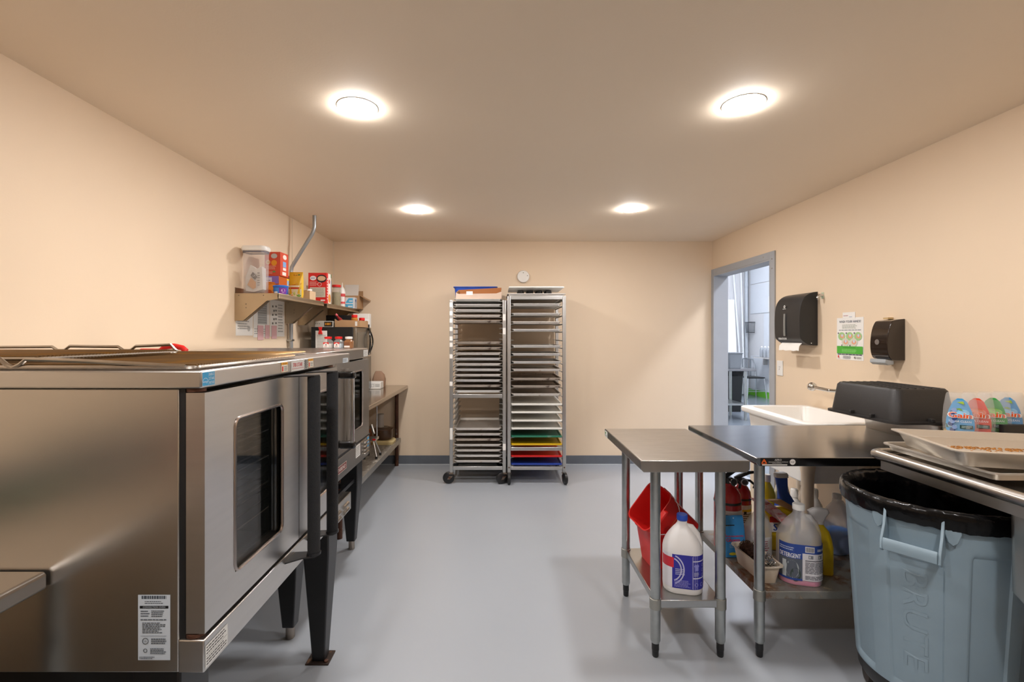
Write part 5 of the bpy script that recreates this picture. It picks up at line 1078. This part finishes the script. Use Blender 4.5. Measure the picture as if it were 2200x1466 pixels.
# ================================================================== lower shelf of the wide table
S2 = .2905
def extinguisher(label, x, y, r, h, rz, dark):
    t = thing('fire_extinguisher', label, 'fire extinguisher', (x, y, S2), rz)
    MB().lathe([(r * .92, 0), (r, .006), (r, h * .62), (r * .93, h * .70), (r * .7, h * .77), (r * .38, h * .81), (r * .34, h * .83), (0, h * .83)], n=30).build('cylinder', mat('extinguisher_red', 'b81a1c', .25, coat=.3), t, local=True)
    MB().lathe([(r + .001, h * .585), (r + .0015, h * .59), (r + .0015, h * .61), (r + .001, h * .615)], n=30).build('band', blackp, t, local=True)
    v = MB().lathe([(.022, h * .83), (.022, h * .90), (0, h * .90)], n=16).build('valve', blackp, t, local=True)
    MB().tube([(-.03, 0, h * .885), (.0, 0, h * .93), (.045, 0, h * .985), (.085, 0, h)], [.009, .012, .010, .006], 10).build('lever', blackp, t, local=True)
    MB().tube([(-.01, 0, h * .87), (.05, 0, h * .86), (.075, 0, h * .80), (.07, 0, h * .745)], .007, 10).build('grip', blackp, t, local=True)
    MB().lathe([(.02, 0), (.02, .014), (0, .014)], n=20).xf(Matrix.Translation((.012, -.022, h * .86)) @ Matrix.Rotation(R(90), 4, 'X')).build('gauge', chrome, t, local=True)
    MB().lathe([(.014, 0), (.0001, .0005)], n=16).xf(Matrix.Translation((.012, -.0362, h * .86)) @ Matrix.Rotation(R(90), 4, 'X')).build('gauge_face', mat('gauge_dark', '3a3634', .3), t, local=True)
    D = Dec(2.2 * r, h * .3, 'e2ded8'); D.rect(r * .8, h * .2, 1.3 * r, .013, 'e8c81e').lines(.004, h * .02, r * .7, h * .24, 7, '77736c').lines(r * .9, h * .03, 1.1 * r, h * .15, 5, '55524c').rect(r * .95, h * .17, .014, .014, '2a2a2a')
    D.place('paper_label', t, (0, 0, 0), *FY, fn=cyl(t, (x, y), r, S2 + h * .22, -1.1), off=.001)
    return t
extinguisher('red fire extinguisher with black lever at the left end of the lower shelf', 1.203, 2.455, .066, .412, R(10), 0)
extinguisher('smaller red fire extinguisher standing behind the first one', 1.345, 2.60, .055, .36, R(-10), 1)
# gloves pouch leaning on the extinguisher
t = thing('glove_pack', 'blue pack of reusable gloves leaning on the fire extinguisher', 'package', (1.19, 2.352, S2 + .002), rot=(R(-6), 0, R(4)))
MB().loft([(0, 0, .055, .012, .01, 0), (0, 0, .056, .014, .012, .05), (0, 0, .056, .012, .01, .13), (0, 0, .054, .003, .002, .185), (0, 0, .05, .0015, .001, .20)]).build('pouch', mat('pouch_blue', '3a8fd0', .35), t, local=True)
M_ = wm(t); D = Dec(.11, .2); D.rect(.004, .14, .052, .016, '1c1c1e').text('BIG', .007, .144, .008, 'd8d23a').text('home', .028, .144, .008, 'e6e6e6').text('Latex', .006, .124, .009, 'c8202a', w=.026).text('Reusable', .006, .098, .017, 'c8202a', w=.092, bold=.0006).text('Gloves', .006, .076, .017, 'c8202a', w=.07, bold=.0006).lines(.02, .045, .05, .022, 3, 'a6cbe8').disc(.035, .018, .02, .007, 'd8cf3a').disc(.06, .016, .018, .006, 'e6dc5a').disc(.053, .188, .003, .003, 'd8e8f4')
D.place('pack_print', t, (0, 0, 0), *FY, fn=lambda x, y, z: M_ @ Vector((-.054 + x, -.0148 + .0105 * max(0, (y - .06) / .13) - z, y)), off=.001)
# cream tub with scrubbers
t = thing('plastic_tub', 'cream rectangular tub holding scrubbing pads on the lower shelf', 'tub', (1.215, 2.205, S2), R(3))
MB().loft([(0, 0, .036, .105, .02, 0), (0, 0, .048, .122, .025, .078), (0, 0, .058, .132, .028, .080), (0, 0, .058, .132, .028, .084), (0, 0, .047, .121, .024, .083), (0, 0, .035, .103, .02, .004)]).build('tub', offw, t, local=True)
def wool(name, label, c, r, m, cnt, sq, tr):
    random.seed(len(label)); b = MB()
    for i in range(cnt):
        P = []; a, e = random.uniform(0, 6.3), random.uniform(-1.2, 1.2); cr_ = r * random.uniform(.12, .3); ctr = Vector((random.gauss(0, .42), random.gauss(0, .5), random.gauss(0, .38))) * r
        if ctr.length > r * .85: ctr = ctr.normalized() * r * .85
        A = Vector((math.cos(a) * math.cos(e), math.sin(a) * math.cos(e), math.sin(e))); B = A.orthogonal().normalized(); Cc = A.cross(B)
        for q in range(9): P.append(Vector(c) + Vector((ctr.x, ctr.y * sq, ctr.z)) + B * cr_ * math.cos(q * .8) + Cc * cr_ * math.sin(q * .8) + A * cr_ * .1 * q)
        b.tube(P, tr, 3)
    return tag(b.build(name, m, None), label, 'scrubber')
wool('steel_wool', 'dark brown scrubbing pad at the back of the cream tub', (1.213, 2.255, S2 + .079), .042, mat('wool_brown', '4a2e20', .7, .2, var=.3, scale=40), 420, 1.3, .0011)
wool('steel_wool', 'shiny curly steel scrubber at the front of the cream tub', (1.222, 2.14, S2 + .083), .04, chrome, 300, 1.1, .0010)
# detergent jug
k = 1.12; D = Dec(.2, .13, None)
D.rect(-.055, .065, .19, .07, '2e4c9c', 30).rect(-.055, .03, .075, .062, '5d6470', 12).disc(-.01, .06, .02, .026, 'a9b2b4').disc(.0, .045, .016, .02, '3a4a44').rect(-.04, .034, .012, .05, 'c8d0d4').rect(.02, .03, .115, .08, 'e6e4e8', 16).rect(-.055, .028, .075, .006, '2e4c9c', 10)
D.text('DETERGENT', -.05, .094, .013, 'eef0f4', w=.065, bold=.0005).lines(-.05, .114, .045, .012, 2, 'c8d0e6').text('DISH DETERGENT', .066, .118, .007, 'eef0f4', w=.062, bold=.0004)
D.rect(.028, .114, .028, .017, 'e6e4e8')
for i in range(9): D.rect(.03 + i * .0028, .116, .0012 + .0006 * (i % 2), .013, '3a3a42', 1)
for i in range(3): D.rect(.038 + .03 * i, .096, .014, .010, '8a8c94', 1).rect(.04 + .03 * i, .098, .004, .006, 'e6e4e8', 1)
D.rect(.028, .089, .1, .0018, '3a3a42', 10).lines(.028, .052, .1, .034, 8, '77767e').lines(.028, .034, .1, .012, 3, '77767e')
jug('detergent_jug', 'large clear jug of pink dish detergent with white cap at the shelf front', 1.372, 2.135, S2, R(-16), k, milk, white, D, (mat('pink_soap', 'f54ba0', .2), .052))
def spray(label, x, y, z, rz, bm_, tm, h, hx, hy, dec=None):
    t = thing('spray_bottle', label, 'spray bottle', (x, y, z), rz)
    MB().loft([(0, 0, hx * .95, hy * .95, .015, 0), (0, 0, hx, hy, .018, .006), (0, 0, hx, hy, .018, h * .42), (.006, 0, hx * .72, hy * .85, .018, h * .55), (.0, 0, hx * .62, hy * .8, .018, h * .66), (-.008, 0, hx * .4, hy * .55, .014, h * .73), (-.01, 0, .013, .013, .012, h * .76)], k=5).build('body', bm_, t, local=True, smooth=60)
    MB().lathe([(.018, h * .761), (.018, h * .81), (0, h * .81)], (-.01, 0), 16).build('collar', tm, t, local=True)
    MB().loft([(-.01, 0, .016, .012, .008, h * .81), (-.02, 0, .036, .013, .01, h * .88), (-.016, 0, .045, .014, .012, h * .95), (-.008, 0, .03, .010, .008, h)], k=4).build('spray_head', tm, t, local=True)
    MB().tube([(-.045, 0, h * .90), (-.052, 0, h * .85), (-.042, 0, h * .77)], [.006, .007, .005], 8).build('trigger', tm, t, local=True)
    M_ = wm(t)
    if dec: dec.place('front_label', t, (0, 0, 0), *FY, fn=lambda u, v, zz: M_ @ Vector((-hx * .8 + u, -hy - .0008 - zz, v)))
    return t
D = Dec(.06, .1); D.rect(0, .01, .022, .085, 'ded8b8').lines(.002, .015, .018, .07, 7, '55508a')
spray('yellow spray bottle with grey trigger head behind the pink detergent', 1.525, 2.2, S2, R(-20), mat('spray_yellow', 'd8b818', .3), mat('trigger_grey', 'cfccca', .4), .30, .042, .03, D)
jug('clear_jug', 'clear jug of bright blue cleaner behind the yellow spray bottle', 1.755, 2.42, S2, R(20), .95, milk, white, None, (mat('blue_cleaner', '1287e8', .2), .105))
jug('clear_jug', 'pale milky jug half hidden by the trash can', 1.765, 2.235, S2, R(60), .98, milk, white, None, (mat('pale_cleaner', 'b9cbd4', .2), .12))
jug('white_jug', 'white gallon jug with red print behind the cream tub', 1.325, 2.385, S2, R(10), .80, milk, white, Dec(.1, .1).rect(-.03, .02, .08, .06, 'e2dedc').lines(-.025, .025, .06, .045, 6, 'b0606a'))
t = thing('powder_bag', 'yellow cleaner bag with blue mark standing behind the detergent jug', 'bag', (1.475, 2.46, S2))
MB().loft([(0, 0, .075, .035, .02, 0), (0, 0, .08, .045, .03, .06), (0, 0, .075, .035, .03, .17), (0, 0, .07, .01, .008, .215)]).build('pouch', mat('bag_yellow2', 'e0bc1e', .35, bump=.2, bscale=20), t, local=True)
Dec(.06, .08, 'e6e0da').rect(0, .05, .06, .03, 'c8342a').text('S', .02, .008, .035, '2a4a9a', bold=.002).place('bag_print', t, (1.40, 2.414, S2 + .10), *FY, off=.004)
def round_bottle(name, label, x, y, r, h, m, cap, dec=None, z=S2):
    t = thing(name, label, 'bottle', (x, y, z))
    MB().lathe([(r * .92, 0), (r, .005), (r, h * .66), (r * .8, h * .76), (r * .38, h * .86), (r * .36, h * .88), (0, h * .88)], n=24).build('body', m, t, local=True)
    MB().lathe([(r * .42, h * .8805), (r * .42, h * .98), (r * .36, h), (0, h)], n=18).build('cap', cap, t, local=True)
    if dec: dec.place('wrap_label', t, (0, 0, 0), *FY, fn=cyl(t, (x, y), r, z + h * .15, -1.0), off=.001)
    return t
D = Dec(.08, .12, 'f0dc3a'); D.rect(.01, .05, .06, .05, 'f4f0d8').lines(.014, .055, .05, .04, 5, 'b08a2a')
round_bottle('cleaner_bottle', 'yellow cleaner bottle behind the left shelf leg', 1.52, 2.64, .04, .33, mat('bottle_yellow', 'e6d22a', .3), white, D)
o = round_bottle('cleaner_bottle', 'white cleaner bottle beside the blue scrub brush', 1.605, 2.645, .038, .345, white, white)
# blue rubber gloves bag hanging, towel, cardboard
t = thing('scrub_brush', 'blue scrub brush with white tip standing among the cleaners', 'brush', (1.515, 2.51, S2 + .2), rot=(R(-10), R(12), 0))
t.location = (1.565, 2.54, S2 + .0); W[t] = Matrix.Translation(t.location)
t.rotation_euler = (0, 0, 0)
MB().loft([(0, 0, .05, .03, .02, 0), (0, 0, .055, .035, .02, .05), (.01, 0, .06, .04, .02, .19), (.0, 0, .04, .03, .02, .21), (-.02, 0, .026, .016, .014, .27), (-.028, 0, .032, .016, .014, .345)]).build('handle', mat('brush_blue', '2a55b8', .4), t, local=True)
MB().loft([(-.028, 0, .036, .02, .016, .3455), (-.03, 0, .036, .02, .016, .362), (-.03, 0, .03, .016, .014, .37)]).build('tip', white, t, local=True)
tw2 = MB(); nn_ = 12; V = []; F = []
for i in range(nn_):
    for j in range(8):
        u, v = i / (nn_ - 1), j / 7; V.append((1.345 + .15 * u, 2.36 + .13 * v, S2 + .236 - .085 * u + .022 * math.sin(u * 7 + v * 4) + .03 * v))
for i in range(nn_ - 1):
    for j in range(7): F.append((i * 8 + j, i * 8 + j + 1, i * 8 + 9 + j, i * 8 + 8 + j))
o = tw2.add(V, F).build('striped_towel', mat('towel_stripe', 'e6c2be', .9, var=.1, scale=5, stretch=(1, 30, 30), spots=('d85a5a', .52, 14, (1, 6, 6))), None, smooth=80); tag(o, 'pink and white striped cloth draped over the shelf bottles', 'cloth')
so = o.modifiers.new('solid', 'SOLIDIFY'); so.thickness = .004
o = MB().prism([(1.40, S2 + .26), (1.50, S2 + .215), (1.555, S2 + .19), (1.56, S2 + .21), (1.47, S2 + .262)], 'y', 2.42, 2.44).build('cardboard_piece', cardb, None); tag(o, 'torn piece of brown cardboard beside the striped cloth', 'cardboard')
D = Dec(.09, .14, 'e9e6e6'); D.rect(0, .085, .09, .02, '4a2a5a').lines(.01, .03, .06, .05, 4, '55505a').disc(.06, .015, .012, .01, '8fb04a')
for i, (x, wd) in enumerate(((1.90, 'left'), (2.03, 'right'))):
    round_bottle('cleaner_bottle', 'white bottle with purple label under the sink, %s of the sink leg' % wd, x, 3.0, .052, .42, white, white, D, 0)
o = MB().box(1.86, 1.99, 2.40, 2.50, S2, S2 + .24).build('purple_box', mat('carton_purple', '3a3468', .4), None, .003); tag(o, 'dark purple detergent box behind the milky jug', 'box')

# ================================================================== hall furniture seen through the doorway
t = thing('hall_chair', 'silver metal chair standing in the hall beyond the doorway', 'chair', (5.72, 10.55, 0))
sl = mat('chair_silver', 'b9bec2', .3, .9)
MB().loft([(0, 0, .2, .2, .05, .45), (0, 0, .21, .21, .05, .465), (0, 0, .2, .2, .05, .475)]).build('seat', blackp, t, local=True)
for x, y in ((-.18, -.18), (.18, -.18), (-.18, .18), (.18, .18)): MB().tube([(x * 1.2, y * 1.2, 0), (x, y, .45)], [.014, .02], 8).build('leg', sl, t, local=True)
MB().tube([(-.19, .19, .45), (-.2, .24, .72), (-.17, .27, .85), (0, .28, .88), (.17, .27, .85), (.2, .24, .72), (.19, .19, .45)], .016, 10).build('back_frame', sl, t, local=True)
for x in (-.09, 0, .09): MB().box(x - .02, x + .02, .225, .235, .46, .86).build('slat', sl, t, local=True)
for z in (.16, .2): MB().tube([(-.2, -.2, z), (.2, -.2, z)], .008, 8).build('stretcher', sl, t, local=True)
t = thing('hall_bin', 'tall black bin lined with a black bag in the hall', 'trash can', (4.29, 8.75, 0))
MB().loft([(0, 0, .17, .17, .03, 0), (0, 0, .2, .2, .03, .74), (0, 0, .19, .19, .03, .74), (0, 0, .16, .16, .03, .02)]).build('body', mat('bin_black', '121315', .5), t, local=True)
o = MB().loft([(4.29, 8.75, .205, .205, .04, .66), (4.29, 8.75, .212, .212, .04, .76), (4.29, 8.75, .19, .19, .04, .78), (4.29, 8.75, .17, .17, .04, .6)], cap0=False).build('bin_bag', liner, None); tag(o, 'black bag folded over the bin in the hall', 'trash bag')
t = thing('hall_table', 'steel topped table at the left of the doorway view in the hall', 'table', (3.8, 8.0, 0))
MB().box(3.4, 4.22, 7.65, 8.3, .82, .86).build('top', steeld, t, .004)
for x in (3.45, 4.07):
    for y in (7.7, 8.2): MB().lathe([(.022, 0), (.022, .819)], (x, y), 12).build('leg', galv, t)
MB().box(3.45, 4.07, 7.7, 8.2, .25, .28).build('shelf', galv, t)
o = MB().loft([(3.97, 7.95, .1, .12, .03, .8605), (3.97, 7.95, .12, .14, .03, 1.10), (3.97, 7.95, .13, .15, .03, 1.105), (3.97, 7.95, .13, .15, .03, 1.115), (3.97, 7.95, .11, .13, .03, 1.11), (3.97, 7.95, .09, .11, .03, .87)]).build('grey_bin', mat('bin_grey', '6f7478', .5), None); tag(o, 'grey plastic bin standing on the hall table', 'container')
o = MB().box(0, .38, 0, .03, 0, 2.3); o.xf(Matrix.Translation((5.2, 10.85, .001)) @ Matrix.Rotation(R(-8), 4, 'X') @ Matrix.Rotation(R(1.5), 4, 'Y')); o = o.build('white_board_panel', mat('panel_white', 'eef0f2', .4), None, .003); tag(o, 'tall white panel leaning on the far hall wall', 'panel')
for i, (x0, x1, zt2) in enumerate(((5.72, 5.60, 3.3), (5.76, 5.80, 3.2))):
    o = MB().tube([(x0, 10.95, .03), (x1, 11.19, zt2)], .02, 8).build('white_pole', mat('pole_white', 'dfe2e4', .4), None); tag(o, 'long white pole leaning in the hall corner, %s one' % ('left', 'right')[i], 'pole', 'leaning poles')
t = thing('hall_pipe', 'grey vertical pipe in the hall corner', 'pipe', (5.93, 11.18, 0)); MB().tube([(5.93, 11.18, 0), (5.93, 11.18, 4.19)], .04, 12).build('pipe', mat('pipe_pale', 'b4babf', .4), t)
for z in (1, 2.6): MB().tube([(5.93, 11.18, z), (5.93, 11.18, z + .06)], .047, 12).build('coupling', mat('pipe_pale', 'b4babf'), t)
t = thing('hall_wire_basket', 'dark wire basket on the hall wall', 'basket', (5.9, 10.7, 1.6))
MB().tube([(5.985, 10.9, 1.72), (5.84, 10.9, 1.72), (5.84, 11.08, 1.72), (5.985, 11.08, 1.72)], .006, 6, True).build('rim', blackp, t); MB().tube([(5.985, 10.92, 1.48), (5.86, 10.92, 1.48), (5.86, 11.06, 1.48), (5.985, 11.06, 1.48)], .006, 6, True).build('base_wire', blackp, t)
b = MB()
for i in range(9): b.tube([(5.84 + .018 * i, 10.9, 1.72), (5.86 + .0155 * i, 10.92, 1.48)], .003, 5)
for i in range(1, 9): b.tube([(5.84, 10.9 + .02 * i, 1.72), (5.86, 10.92 + .0155 * i, 1.48)], .003, 5)
b.build('side_wires', mat('wire_grey', '55585c', .4, .6), t)['kind'] = 'stuff'
t = thing('hall_notice', 'white notice with green clips on the hall wall', 'paper', (5.98, 10.15, 1.9)); MB().box(HX1 - .016, HX1 - .0125, 9.95, 10.35, 1.93, 2.28).build('sheet', paper, t); Dec(.3, .1).rect(0, .0, .22, .03, '5aa84a').place('green_clip', t, (HX1 - .0165, 10.28, 2.24), *PX)
t = thing('hall_plug', 'round brown plug on the hall wall near the top', 'fixture', (5.98, 11.0, 3.2)); MB().tube([(HX1 - .0005 - .012, 10.95, 3.18), (HX1 - .04, 10.95, 3.18)], .09, 16).build('disc', mat('plug_brown', '8a6a48', .6), t)
t = thing('hall_ledge', 'narrow steel ledge with bottles on the hall wall', 'shelf', (5.85, 9.9, .9)); MB().box(5.72, HX1 - .0125, 9.3, 10.5, .90, .93).build('board', steel, t, .003); MB().box(5.9, HX1 - .0125, 9.35, 9.38, .75, .899).box(5.9, HX1 - .0125, 10.4, 10.43, .75, .899).build('bracket', steel, t)
for i in range(3): round_bottle('hall_bottle', 'small grey bottle on the hall ledge, %s of three' % ('nearest', 'middle', 'farthest')[i], 5.85, 10.12 + .13 * i, .04, .24, mat('bottle_grey', '9a9fa4', .3), white, None, .9305)
o = MB().box(5.0, 5.1, HY1 - .05, HY1 - .0255, 1.2, 1.36).build('wall_switch', white, None, .004); tag(o, 'white switch plate on the far hall wall', 'switch')
